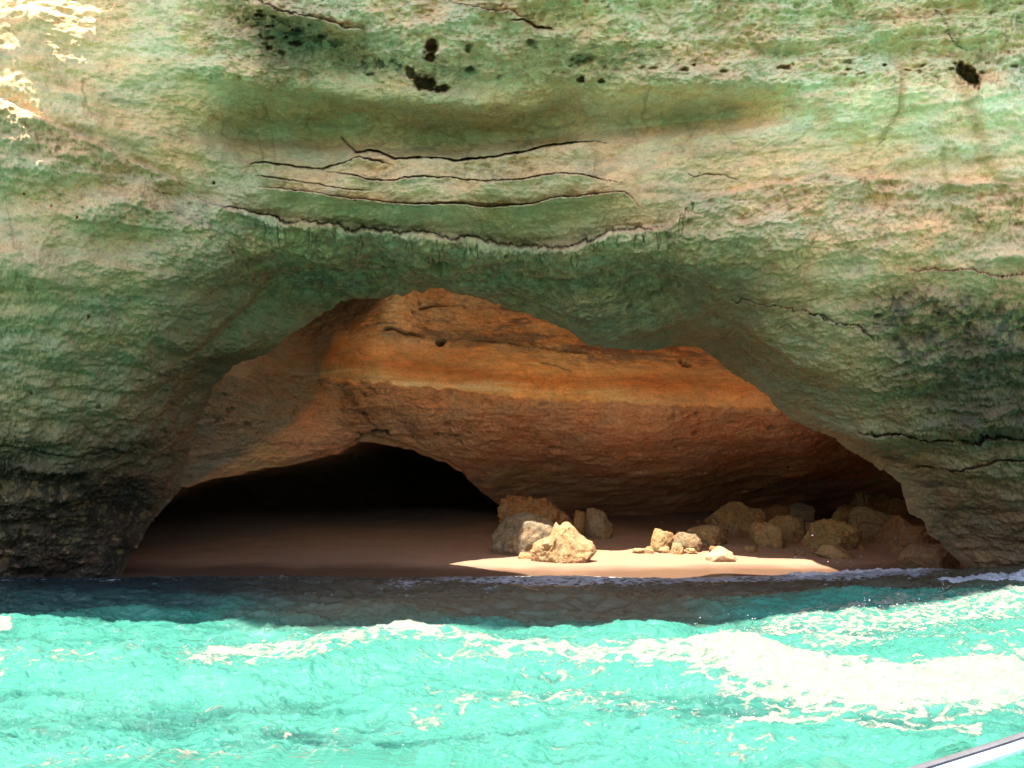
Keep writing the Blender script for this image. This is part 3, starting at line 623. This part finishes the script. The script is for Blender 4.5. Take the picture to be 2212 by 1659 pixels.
# ------------------------------------------------------------------ SEA
def sea_mat():
    m, nt, b, N = new_mat('sea_water')
    tc = N('ShaderNodeTexCoord'); mp = N('ShaderNodeMapping'); mp.inputs['Scale'].default_value = (.8, 1.6, 1); L(nt, tc.outputs['Object'], mp.inputs['Vector']); V = mp.outputs[0]
    foam = N('ShaderNodeAttribute', attribute_name='foam').outputs['Fac']
    shal_shade = N('ShaderNodeAttribute', attribute_name='shallow_shade').outputs['Fac']
    wn = N('ShaderNodeTexNoise', Scale=2.2, Detail=5, Roughness=.6); L(nt, V, wn.inputs['Vector'])
    st = N('ShaderNodeMapping'); st.inputs['Scale'].default_value = (.55, 3.2, 1); L(nt, tc.outputs['Object'], st.inputs['Vector'])
    sn = N('ShaderNodeTexNoise', Scale=1.3, Detail=6, Roughness=.62, Distortion=.6); L(nt, st.outputs[0], sn.inputs['Vector'])
    cst = N('ShaderNodeAttribute', attribute_name='crest').outputs['Fac']
    ad = N('ShaderNodeMath', operation='MULTIPLY_ADD'); L(nt, cst, ad.inputs[0]); ad.inputs[1].default_value = .5; L(nt, sn.outputs[0], ad.inputs[2])
    c = mixc(nt, N, ramp(nt, N, ad.outputs[0], [(.45, 0.), (.80, 1.)]), (.004, .043, .035), (.036, .160, .118))  # troughs darker, crests lighter: wave shading painted into the water colour
    c = mixc(nt, N, shal_shade, c, (.085, .070, .045))  # brown sandy shallows, with the cliff's shade painted into the tint
    c = mixc(nt, N, N('ShaderNodeAttribute', attribute_name='shade_tint').outputs['Fac'], c, (.012, .026, .030))  # dark navy at left: cliff shade painted into the water colour
    # foam lace
    ws = N('ShaderNodeVectorMath', operation='SCALE'); ws.inputs['Scale'].default_value = .35
    wa = N('ShaderNodeVectorMath', operation='ADD'); L(nt, wn.outputs['Color'], ws.inputs[0]); L(nt, V, wa.inputs[0]); L(nt, ws.outputs[0], wa.inputs[1])
    vo = N('ShaderNodeTexVoronoi', feature='DISTANCE_TO_EDGE', Scale=4.5); L(nt, wa.outputs[0], vo.inputs['Vector'])
    fn = N('ShaderNodeTexNoise', Scale=9, Detail=7, Roughness=.7); L(nt, wa.outputs[0], fn.inputs['Vector'])
    lace = ramp(nt, N, vo.outputs[0], [(0., 1.), (.22, 0.)])
    def op(o, x, y, clamp=False):
        q = N('ShaderNodeMath', operation=o); q.use_clamp = clamp
        for i, z in enumerate((x, y)):
            if hasattr(z, 'links'): L(nt, z, q.inputs[i])
            else: q.inputs[i].default_value = z
        return q.outputs[0]
    s = op('ADD', op('MULTIPLY', lace, .42), op('MULTIPLY', op('SUBTRACT', fn.outputs[0], .5), 1.7))
    s = op('ADD', s, op('SUBTRACT', op('MULTIPLY', foam, 1.15), .58))
    s = op('MULTIPLY', s, op('GREATER_THAN', foam, .02))
    ff = ramp(nt, N, s, [(.04, 0.), (.20, 1.)])
    ft = mixc(nt, N, op('MULTIPLY', ramp(nt, N, fn.outputs[0], [(.38, 1.), (.56, 0.)]), .85), mixc(nt, N, N('ShaderNodeAttribute', attribute_name='swash').outputs['Fac'], (.195, .20, .15), (.36, .32, .35)), (.13, .19, .15))  # swash foam in shade gets a lavender tint: skylight painted in
    c = mixc(nt, N, ff, c, ft)
    L(nt, c, b.inputs['Base Color'])
    r = N('ShaderNodeMapRange'); L(nt, ff, r.inputs[0]); r.inputs[3].default_value = .07; r.inputs[4].default_value = .8; L(nt, r.outputs[0], b.inputs['Roughness'])
    b.inputs['IOR'].default_value = 1.33
    n2 = N('ShaderNodeTexNoise', Scale=7, Detail=6, Roughness=.6); L(nt, V, n2.inputs['Vector'])
    bp = N('ShaderNodeBump', Strength=.8, Distance=.07); L(nt, n2.outputs[0], bp.inputs['Height'])
    bf = N('ShaderNodeBump', Strength=.6, Distance=.04); L(nt, op('MULTIPLY', ff, fn.outputs[0]), bf.inputs['Height']); L(nt, bp.outputs[0], bf.inputs['Normal'])
    L(nt, bf.outputs[0], b.inputs['Normal'])
    return m
uf = np.concatenate([-np.geomspace(9000, 160, 24), np.linspace(-120, 2332, 1250), np.geomspace(2372, 12000, 24)])
vrow = np.linspace(1225, 1700, 620); yr = CH*F/(vrow-V0)
yrow = np.concatenate([[40, 34, 30], yr[::1][yr > 0], [5.6, 5, 4, 3, 1.5, 0, -3, -8, -20, -60, -200, -900, -4000]])
yrow = yrow[yrow < 41]
US, YS = np.meshgrid(uf, yrow, indexing='ij')
K = np.where(YS > 6, YS, 6+np.maximum(6-YS, 0)*.25)
SX = (US-U0)/F*K; SY = YS
pu, pv = U0+SX/np.maximum(SY, 1)*F, V0+CH/np.maximum(SY, 1)*F
near = smooth(60, 30, np.hypot(SX, SY-12))
G = np.stack([SX, SY, SX*0], -1)
def gw(x, y, ang, lam, amp, sharp, ph, wob=.6):
    a = math.radians(ang); q = (x*math.cos(a)+y*math.sin(a))*2*math.pi/lam+ph+wob*3*fbm(np.stack([x/lam*.35, y/lam*.35, x*0+ph], -1), 2, ph)
    s = .5+.5*np.sin(q); return amp*(s**sharp-.35)
calm = smooth(23.5, 18.5, SY)*1.15+.2
H = np.zeros(SX.shape)
H += gw(SX, SY, 88, 5.2, .16, 1.8, 1.1)*calm
H += gw(SX, SY, 70, 2.6, .075, 1.6, 2.3)*calm+gw(SX, SY, 112, 1.7, .045, 1.5, 4.2)*calm+gw(SX, SY, 60, .95, .02, 1.4, 5.9)*calm
H += .12*fbm(G*np.array([.9, 1.6, 1]), 5, 101, .55, ridge=True)*calm
H += .034*fbm(G*np.array([3.2, 5.0, 1]), 4, 102, .55, ridge=True)*calm
def ridge_(pts, w, h, shape=1):
    D, sd, pr = polydist(pu, pv, pts); return h*np.exp(-(D/w)**2)*smooth(0, .2, pr)*smooth(1, .8, pr)
H += ridge_([(600, 1445), (780, 1432), (880, 1425), (960, 1432), (1100, 1470)], 24, .14)
H += np.exp(-(((pu-880)/70)**2+((pv-1428)/22)**2))*.10
H += ridge_([(1200, 1480), (1450, 1480), (1620, 1480), (1800, 1505), (2000, 1500), (2400, 1470)], 34, .16)
H += np.exp(-(((pu-1610)/90)**2+((pv-1478)/26)**2))*.16
H += np.exp(-(((pu-1400)/120)**2+((pv-1380)/16)**2))*.10
H += .26*smooth(1500, 2250, pu)*np.exp(-((SY-19.5)/3.2)**2)
H *= near
foam = np.zeros(SX.shape)
n1 = fbm(G*np.array([.8, 1.5, 1]), 4, 103); n2 = fbm(G*np.array([2.2, 4, 1]), 3, 104)
def blob(pts, w0, w1, amt, g=1.):
    global foam
    D, sd, pr = polydist(pu+18*n1, pv+10*n2, pts); w = w0+(w1-w0)*pr
    foam = np.maximum(foam, amt*np.exp(-(D/w)**2*g))
blob([(410, 1460), (520, 1440), (700, 1440), (850, 1425), (940, 1432), (1040, 1450)], 26, 16, .6)
blob([(420, 1470), (520, 1478), (620, 1460)], 14, 14, .6)
blob([(190, 1415), (320, 1425)], 12, 10, .62); blob([(880, 1412), (930, 1432)], 18, 14, 1.3)
blob([(-40, 1362), (20, 1358)], 10, 8, .9)
fp = [(1330, 1466), (1430, 1462), (1520, 1458), (1570, 1446), (1612, 1440), (1680, 1462), (1780, 1482), (1900, 1484), (2050, 1470), (2300, 1447), (2300, 1530), (2200, 1546), (2050, 1556), (1900, 1556), (1760, 1545), (1610, 1522), (1470, 1492)]
fu, fv = pu+50*n1+14*n2, pv+16*n1+7*n2
fd = polydist(fu, fv, fp+[fp[0]])[0]*np.where(inpoly(fu, fv, fp), 1, -1)
foam = np.maximum(foam, (.42+.6*smooth(-4, 34, fd))*smooth(-14, -2, fd))
blob([(1050, 1450), (1200, 1462), (1400, 1480)], 12, 16, .62)
blob([(1500, 1540), (1700, 1565), (1900, 1572), (2110, 1580)], 12, 7, .62)
blob([(1560, 1390), (1750, 1360), (2000, 1345), (2280, 1320)], 20, 36, .50); blob([(1750, 1420), (2000, 1400), (2280, 1410)], 26, 34, .52)
blob([(1650, 1360), (1800, 1338), (1980, 1320)], 12, 10, .5)
blob([(1100, 1520), (1250, 1525), (1450, 1540)], 20, 20, .38)
blob([(1960, 1262), (2080, 1252), (2280, 1240)], 8, 12, .8)
foam = np.maximum(foam, .30*smooth(1330, 1420, pv)*smooth(.05, .4, n1))
foam = np.maximum(foam, .34*smooth(1240, 1260, pv)*smooth(1330, 1290, pv)*smooth(.1, .4, n1+.2*n2))
sand_z = beach(SX, SY)
shal_shade = smooth(13.0, 14.6, SY)*smooth(-1.75, -1.2, sand_z+.25*n1-.7*smooth(1350, 1900, pu)-.55*smooth(800, 200, pu))
sw = smooth(-.20, -.04, sand_z)*smooth(19, 20.5, SY)
sws = np.interp(pu, [0, 900, 1000, 1150, 1700, 1760, 2100], [.2, .25, .5, .6, .55, .9, .9])
foam = np.maximum(foam, sw*sws*.95)
foam *= near
keepf = gridfaces(len(uf), len(yrow))
sea = mesh_obj('sea', np.stack([SX, SY, H], -1), keepf, sea_mat(), attrs={'foam': foam, 'shallow_shade': shal_shade, 'shade_tint': smooth(14.3, 15.4, SY+.5*n1)*smooth(1000, 300, pu)*.9, 'swash': smooth(17.5, 19.5, SY), 'crest': np.clip(H*2.8+.35, 0, 1)}); tag(sea, kind='structure')

# ------------------------------------------------------------------ SWASH FOAM, SPRAY
def foam_mat():
    m, nt, b, N = new_mat('foam_white')
    tc = N('ShaderNodeTexCoord'); n = N('ShaderNodeTexNoise', Scale=7, Detail=8, Roughness=.7); L(nt, tc.outputs['Object'], n.inputs['Vector'])
    L(nt, ramp(nt, N, n.outputs[0], [(.3, (.34, .32, .33)), (.6, (.62, .61, .66))]), b.inputs['Base Color']); b.inputs['Roughness'].default_value = .7
    bp = N('ShaderNodeBump', Strength=.8, Distance=.08); L(nt, n.outputs[0], bp.inputs['Height']); L(nt, bp.outputs[0], b.inputs['Normal'])
    return m
M_foam = foam_mat()
def foam_ridge(pts, hs, wd, seed, n=900, k=16):
    q = np.array(pts, float); tq = np.linspace(0, 1, len(q)); a = np.linspace(0, 1, n)
    cu, cy2 = np.interp(a, tq, q[:, 0]), np.interp(a, tq, q[:, 1]); h = np.interp(a, tq, hs)
    x = (cu-U0)/F*cy2; b = np.linspace(-1, 1, k)[None]
    X = x[:, None]+0*b; Y = cy2[:, None]+b*wd*(.6+.8*h[:, None]/max(hs))
    base = np.maximum(beach(X, Y), -.02)-.06
    base = base+.21*smooth(1600, 2000, cu)[:, None]
    j = .55+.45*fbm(np.stack([X*2.2, Y*1.5, X*0], -1), 4, seed)+.55*fbm(np.stack([X*9, Y*4, X*0], -1), 4, seed+1, .7)
    j += .7*np.maximum(fbm(np.stack([X*5, Y*.8, X*0], -1), 3, seed+2)-.25, 0)*2
    e = smooth(0, .03, a)*smooth(1, .97, a)
    Z = base+.05*e[:, None]+(1-b**2)**.8*np.maximum(j, .05)*h[:, None]*e[:, None]
    P = np.stack([X+.05*fbm(np.stack([X*6, Y*6, X*0], -1), 2, seed+3), Y, Z], -1)
    return P, gridfaces(n, k)
A1 = foam_ridge([(1150, 21.3), (1400, 21.35), (1690, 21.5), (1720, 21.6), (1780, 21.3), (1900, 21.2), (2000, 21.0), (2120, 20.8)], [.01, .03, .06, .26, .24, .27, .26, .16], .5, 200)
A2 = foam_ridge([(1975, 19.4), (2050, 19.3), (2140, 19.2), (2260, 19.0), (2400, 19.0)], [.04, .20, .34, .42, .42], .45, 210, 500)
P_ = np.concatenate([A1[0].reshape(-1, 3), A2[0].reshape(-1, 3)]); f_ = np.concatenate([A1[1], A2[1]+A1[0].reshape(-1, 3).shape[0]])
tag(mesh_obj('foam', P_, f_, M_foam), kind='stuff')
def spray():
    rs = np.random.RandomState(5); oc = np.array([(1, 0, 0), (-1, 0, 0), (0, 1, 0), (0, -1, 0), (0, 0, 1), (0, 0, -1)], float)
    of = np.array([(0, 2, 4), (2, 1, 4), (1, 3, 4), (3, 0, 4), (2, 0, 5), (1, 2, 5), (3, 1, 5), (0, 3, 5)])
    VVs = []; FFs = []; k = 0
    for (n, ua, ub, va, vb_, hz, sz) in ((420, 1850, 2260, 1300, 1345, .10, .010), (260, 1500, 2240, 1345, 1440, .06, .010), (260, 1100, 2250, 1440, 1580, .05, .010), (60, 1700, 2100, 1238, 1246, .35, .008), (120, 300, 1050, 1400, 1470, .05, .008)):
        for _ in range(n):
            u = rs.uniform(ua, ub); v = rs.uniform(va, vb_); Y = CH*F/(v-V0); r = sz*rs.uniform(.5, 1.5)*Y/13
            c = np.array([(u-U0)/F*Y, Y, .10+abs(rs.normal())*hz])
            VVs.append(oc*r*rs.uniform(.6, 1.4, 3)+c); FFs.append(of+k); k += 6
    return np.concatenate(VVs), np.concatenate(FFs)
sp_, sf_ = spray(); tag(mesh_obj('spray', sp_, sf_, M_foam), kind='stuff')

# ------------------------------------------------------------------ BOAT (its rail crosses the lower right corner)
def plain(name, col, rough_, metal=0., coat=0.):
    m, nt, b, N = new_mat(name); tc = N('ShaderNodeTexCoord'); n = N('ShaderNodeTexNoise', Scale=30, Detail=4); L(nt, tc.outputs['Object'], n.inputs['Vector'])
    c = mixc(nt, N, ramp(nt, N, n.outputs[0], [(.4, 0.), (.7, 1.)]), col, tuple(x*.82 for x in col)); L(nt, c, b.inputs['Base Color'])
    b.inputs['Roughness'].default_value = rough_; b.inputs['Metallic'].default_value = metal; b.inputs['Coat Weight'].default_value = coat; return m
def tube(path, r, n=20, a0=0., a1=2*math.pi):
    P = np.array(path, float); tg = np.gradient(P, axis=0); tg /= np.linalg.norm(tg, axis=1)[:, None]
    sd = np.cross(tg, np.array([0, 0, 1.])); ln = np.linalg.norm(sd, axis=1)[:, None]; sd = np.where(ln > 1e-3, sd/np.maximum(ln, 1e-3), np.array([1., 0, 0])); upv = np.cross(sd, tg)
    a = np.linspace(a0, a1, n); return P[:, None]+r*(np.cos(a)[None, :, None]*sd[:, None]+np.sin(a)[None, :, None]*upv[:, None]), gridfaces(len(P), n)
def bez(pts, n=60):
    q = np.array(pts, float); t_ = np.linspace(0, len(q)-1, n); i = np.clip(t_.astype(int), 0, len(q)-2); f = (t_-i)[:, None]
    m = np.gradient(q, axis=0); p0, p1, m0, m1 = q[i], q[i+1], m[i], m[i+1]
    return (2*f**3-3*f**2+1)*p0+(f**3-2*f**2+f)*m0+(-2*f**3+3*f**2)*p1+(f**3-f**2)*m1
boat = bpy.data.objects.new('boat', None); COL.objects.link(boat); boat.location = (1.8, 0, 0)
tag(boat, 'boat with a polished pale rail and dark rubber strip crossing the bottom right corner', 'boat')
off_b = np.array([1.8, 0, 0])
railp = bez([W(1700, 1775, 2.2), W(1960, 1688, 2.6), W(2130, 1634, 2.8), W(2330, 1570, 3.0), W(2600, 1500, 3.1), (3.1, 2.6, 1.3), (3.5, 1.2, 1.3), (3.6, -1.5, 1.3)])-off_b
railp = railp+np.array([0, 0, 0])
M_metal = plain('polished_rail', (.80, .80, .90), .22, .55, .4); M_rub = plain('rubber_strip', (.10, .095, .10), .5); M_gel = plain('gelcoat_white', (.75, .75, .73), .25, 0, .5)
P, f = tube(railp, .0235, 28); mesh_obj('rail', P, f, M_metal, boat)
P, f = tube(railp+np.array([0, .004, .012]), .0235, 10, math.radians(50), math.radians(185)); P2, f2_ = tube(railp+np.array([0, .006, .006]), .019, 10, math.radians(60), math.radians(150))
mesh_obj('rubber_strip', P, f, M_rub, boat)
hull_n, hull_m = 40, 14
aH = np.linspace(0, 1, hull_n)[:, None]; bH = np.linspace(-1, 1, hull_m)[None]
wH = 1.25*np.sqrt(np.clip(1-aH**2.2, 0, 1)); HX = wH*bH*(1-.0*aH); HY = -6+aH*8.6+0*bH; HZ = .72-(1-np.abs(bH)**3)*(.95-.25*aH)
P = np.stack([HX, HY, HZ], -1); mesh_obj('hull', P, gridfaces(hull_n, hull_m), M_gel, boat)
P = np.stack([HX*.98, HY, .70+0*HX+.02*(1-bH**2)], -1); mesh_obj('deck', P, gridfaces(hull_n, hull_m), M_gel, boat)
for i in (10, 30, 40, 48):
    top = railp[i]; bt = np.array([np.clip(top[0], -1.0, 1.0)*.8, min(top[1], 1.7)-.2, .70])
    P, f = tube(bez([top, top*.5+bt*.5, bt], 12), .012, 14); mesh_obj('stanchion', P, f, M_metal, boat)

# ------------------------------------------------------------------ BOULDERS
def ico(sub):
    import bmesh
    bm = bmesh.new(); bmesh.ops.create_icosphere(bm, subdivisions=sub, radius=1.)
    V = np.array([v.co[:] for v in bm.verts]); Fc = np.array([[v.index for v in f.verts] for f in bm.faces]); bm.free(); return V, Fc
ICO = {5: ico(5), 6: ico(6), 4: ico(4)}
def boulder(label, u0, u1, v0, v1, seed, col=(200, 160, 108), facets=14, rough_=.14, sub=5, pts=(), dpt=.8, pit=.03, name='boulder', group='boulders fallen on the beach', lift=0., cut=.52, lean=0., top=.8):
    rs = np.random.RandomState(seed)
    uc = (u0+u1)/2; B = on_beach(uc, v1); Y = B[1]
    hw = (u1-u0)/2*Y/F; h = (v1-v0)*Y/F
    V, Fc = ICO[sub]; V = V.copy()
    nrm = rs.normal(size=(facets, 3)); nrm /= np.linalg.norm(nrm, axis=1)[:, None]; nrm[0] = (.08, -.1, .99)
    off_ = rs.uniform(cut, .92, facets); off_[0] = top
    dt = V@nrm.T; R = np.where(dt > .05, off_/np.maximum(dt, .05), 9).min(1); R = np.minimum(R, 1.08)
    P = V*R[:, None]
    P[:, 2] += lean*P[:, 0]
    P += V*(rough_*fbm(P*1.7, 4, seed*.37+3))[:, None]*1.5
    P += V*(rough_*.8*fbm(P*3.1, 4, seed*.37+4, .6, ridge=True))[:, None]
    P += V*(rough_*.55*fbm(P*5.5, 4, seed*.37+5, .6, ridge=True))[:, None]
    if pit:
        a, b_ = cells(P*4.5, seed*.1); P -= V*(pit*smooth(.4, .1, a))[:, None]
    for (px, ph, pw) in pts:                              # extra peaks: position -1..1, height, width
        P[:, 2] += ph*np.exp(-((P[:, 0]-px)/pw)**2)*smooth(-.1, .6, P[:, 2])
    P -= (P.max(0)+P.min(0))/2; P /= (P.max(0)-P.min(0))/2
    tot = h/.62
    P *= np.array([hw, hw*dpt, tot/2]); 
    P[:, 2] += h-tot/2+lift
    fine = fbm(P*9, 3, seed+.5)
    c = lin(col)*np.array([.62, .60, .64])*(1+.22*fbm(P*2.2, 3, seed+.2)[:, None]+.15*fine[:, None])
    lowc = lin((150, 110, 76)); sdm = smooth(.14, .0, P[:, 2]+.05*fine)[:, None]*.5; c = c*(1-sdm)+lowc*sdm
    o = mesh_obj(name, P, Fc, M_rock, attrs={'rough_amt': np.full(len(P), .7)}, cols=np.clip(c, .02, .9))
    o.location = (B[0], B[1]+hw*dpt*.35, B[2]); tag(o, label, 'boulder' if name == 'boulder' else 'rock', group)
    return o
tan = (205, 166, 112); gry = (176, 150, 112); pal = (226, 190, 138); org = (206, 150, 96)
BL = [
 ('broad flat-topped boulder slab against the cave wall, behind the sunlit boulder', 1073, 1240, 1068, 1155, 11, org, dict(sub=6, facets=16, cut=.66, dpt=.5, pit=.05, top=.62, rough_=.2, lean=-.08)),
 ('brown block capping the gap at the right end of the broad slab', 1222, 1297, 1066, 1112, 12, org, dict(facets=8, lift=0.)),
 ('tall rounded boulder at the right end of the broad slab', 1264, 1326, 1096, 1162, 13, gry, dict(facets=10)),
 ('slim pointed stone standing in the gap beside the broad slab', 1239, 1267, 1101, 1155, 14, org, dict(facets=8)),
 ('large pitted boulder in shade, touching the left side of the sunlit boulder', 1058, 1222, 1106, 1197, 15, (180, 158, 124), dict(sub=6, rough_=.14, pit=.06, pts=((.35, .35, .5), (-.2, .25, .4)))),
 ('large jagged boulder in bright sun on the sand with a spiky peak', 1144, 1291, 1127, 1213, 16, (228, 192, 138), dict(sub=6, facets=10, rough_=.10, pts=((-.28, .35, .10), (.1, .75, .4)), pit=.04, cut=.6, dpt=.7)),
 ('low sunlit stone at the left foot of the big jagged boulder', 1118, 1147, 1193, 1207, 17, pal, dict(name='rock', group='small rocks on the beach')),
 ('flat scatter stone on the edge of the sun patch, left of the small sunlit cluster', 1366, 1393, 1184, 1195, 18, pal, dict(name='rock', group='small rocks on the beach', sub=4)),
 ('tiny stone wedged between the flat scatter stone and the tall shaded boulder', 1392, 1413, 1184, 1195, 19, pal, dict(name='rock', group='small rocks on the beach', sub=4)),
 ('upright narrow boulder in shade behind the sunlit cluster', 1404, 1457, 1141, 1192, 20, tan, dict(rough_=.14)),
 ('left low stone of the small sunlit cluster at the edge of the sun patch', 1420, 1453, 1180, 1195, 21, pal, dict(name='rock', group='small rocks on the beach')),
 ('tallest stone of the small sunlit cluster', 1450, 1480, 1172, 1197, 22, pal, dict(name='rock', group='small rocks on the beach')),
 ('right low stone of the small sunlit cluster', 1476, 1509, 1184, 1196, 23, pal, dict(name='rock', group='small rocks on the beach')),
 ('dark crumbly boulder directly behind the small sunlit cluster', 1446, 1517, 1149, 1190, 24, gry, dict(rough_=.14, pit=.05)),
 ('rounded tan boulder between the crumbly boulder and the wide wedge boulder', 1480, 1578, 1133, 1179, 25, tan, dict(rough_=.12)),
 ('small white pyramid stone standing alone in the sun patch', 1531, 1595, 1183, 1212, 26, (240, 208, 164), dict(name='rock', group='small rocks on the beach', rough_=.07, pts=((-.1, .6, .5),), facets=8)),
 ('wide wedge boulder with a low peak, far back under the cave wall', 1531, 1653, 1087, 1148, 27, tan, dict(sub=6, pts=((-.2, .4, .5),))),
 ('long low boulder behind the wide wedge boulder, to its right', 1648, 1716, 1091, 1124, 28, org, dict(facets=8)),
 ('smooth grey loaf-shaped boulder at the end of the long low boulder', 1697, 1759, 1088, 1124, 29, (190, 172, 142), dict(facets=9, rough_=.06)),
 ('small dark block at the very back, above the grey loaf boulder', 1744, 1779, 1078, 1097, 30, org, dict(facets=7)),
 ('knobbly front boulder left of the square block boulder', 1628, 1696, 1131, 1182, 31, tan, dict(rough_=.14, pit=.05)),
 ('square-shouldered block boulder behind the knobbly front boulder', 1664, 1739, 1116, 1171, 32, tan, dict(facets=8, cut=.75)),
 ('little dark stone between the rounded tan boulder and the knobbly boulder', 1576, 1606, 1141, 1161, 33, gry, dict(name='rock', group='small rocks on the beach', sub=4)),
 ('little round stone just below the foot of the wide wedge boulder', 1556, 1580, 1131, 1148, 34, gry, dict(name='rock', group='small rocks on the beach', sub=4)),
 ('tallest boulder of the far right pile, standing on top at the back', 1832, 1893, 1054, 1106, 35, tan, dict(facets=9, pts=((-.3, .4, .5),))),
 ('rounded boulder leaning on the right of the tallest pile boulder', 1880, 1924, 1069, 1106, 36, org, dict(facets=9)),
 ('brown stone at the pile\'s left shoulder, below the tallest boulder', 1798, 1839, 1092, 1126, 37, tan, dict(facets=9)),
 ('long smooth grey boulder lying across the middle of the right pile', 1837, 1933, 1096, 1146, 38, (192, 168, 132), dict(sub=6, facets=9, rough_=.07)),
 ('dark boulder tucked between the pile and the arch foot', 1918, 1958, 1078, 1112, 39, org, dict(facets=8)),
 ('big craggy two-toned boulder at the front of the right pile', 1744, 1857, 1124, 1184, 40, (208, 170, 110), dict(sub=6, rough_=.16, pit=.09)),
 ('flat-bottomed slab lying under the front of the craggy boulder', 1770, 1846, 1178, 1205, 41, tan, dict(facets=8, rough_=.10)),
 ('small egg-shaped boulder right of the craggy boulder', 1852, 1908, 1130, 1167, 42, gry, dict(facets=9, rough_=.07)),
 ('wide peaked boulder half hidden by the right arch foot', 1908, 2026, 1117, 1178, 43, (190, 150, 108), dict(sub=6, facets=9, pts=((-.25, .5, .25),), rough_=.08)),
 ('low rounded boulder nearest the water at the right arch foot', 1956, 2072, 1178, 1236, 44, (180, 138, 98), dict(sub=6, facets=9, rough_=.09)),
 ('thin flat stone on the sand behind the boulder nearest the water', 1930, 1973, 1181, 1195, 45, tan, dict(name='rock', group='small rocks on the beach', sub=4)),
 ('small crumbly stone alone on shaded sand right of the white pyramid stone', 1607, 1636, 1180, 1193, 46, tan, dict(name='rock', group='small rocks on the beach', sub=4)),
 ('narrow stone in the gap between the block boulder and the craggy boulder', 1738, 1760, 1129, 1156, 47, gry, dict(name='rock', group='small rocks on the beach', sub=4)),
]
for (lb, a, b, c_, e_, sd, cl, kw) in BL:
    if a > 1500 or (a < 1300 and sd == 12): m_ = .05*(b-a); a, b, c_ = a-m_, b+m_, c_-.08*(e_-c_)
    boulder(lb, a, b, c_, e_, sd, cl, **kw)
rq = random.Random(12)
for k in range(44):                                       # loose rubble between the boulders
    v = rq.uniform(1128, 1205); u = rq.choice((rq.uniform(1380, 1560), rq.uniform(1560, 1960), rq.uniform(1740, 1960))); h_ = rq.uniform(4, 12)*(v-1080)/90; w_ = h_*rq.uniform(1., 1.7)
    boulder('small tan rubble stone strewn between the larger boulders', u-w_/2, u+w_/2, v-h_, v, 100+k, rq.choice((tan, org, gry)), sub=4, facets=7, name='rock', group='loose rubble stones between the boulders')

# ------------------------------------------------------------------ CAMERA, LIGHT, WORLD
cam = bpy.data.cameras.new('camera'); co = bpy.data.objects.new('camera', cam); COL.objects.link(co)
co.location = (0, 0, CH); co.rotation_euler = (math.radians(90), 0, 0)
cam.sensor_width = 36; cam.lens = 36*F/2212; cam.shift_y = (V0-829.5)/2212; cam.clip_start = .05; cam.clip_end = 9000
SC.camera = co
sl = bpy.data.lights.new('sun', 'SUN'); so = bpy.data.objects.new('sun', sl); COL.objects.link(so)
sl.energy = 4.5; sl.angle = math.radians(.5); sl.color = (1., .95, .86)
so.rotation_euler = Vector(S).to_track_quat('Z', 'Y').to_euler()
w = bpy.data.worlds.new('World'); SC.world = w; w.use_nodes = True; nt = w.node_tree
bg = nt.nodes['Background']; sky = nt.nodes.new('ShaderNodeTexSky'); sky.sky_type = 'NISHITA'; sky.sun_disc = False
sky.sun_elevation = SUN_EL; sky.sun_rotation = math.atan2(S[0], S[1]); sky.air_density = 1.; sky.dust_density = 1.5
nt.links.new(sky.outputs[0], bg.inputs[0]); bg.inputs[1].default_value = .12
SC.view_settings.view_transform = 'Standard'; SC.view_settings.look = 'None'; SC.view_settings.exposure = 2.1; SC.view_settings.gamma = 1
cy_ = SC.cycles; cy_.max_bounces = 10; cy_.diffuse_bounces = 7; cy_.glossy_bounces = 3; cy_.caustics_reflective = False; cy_.caustics_refractive = False
cy_.sample_clamp_indirect = 6
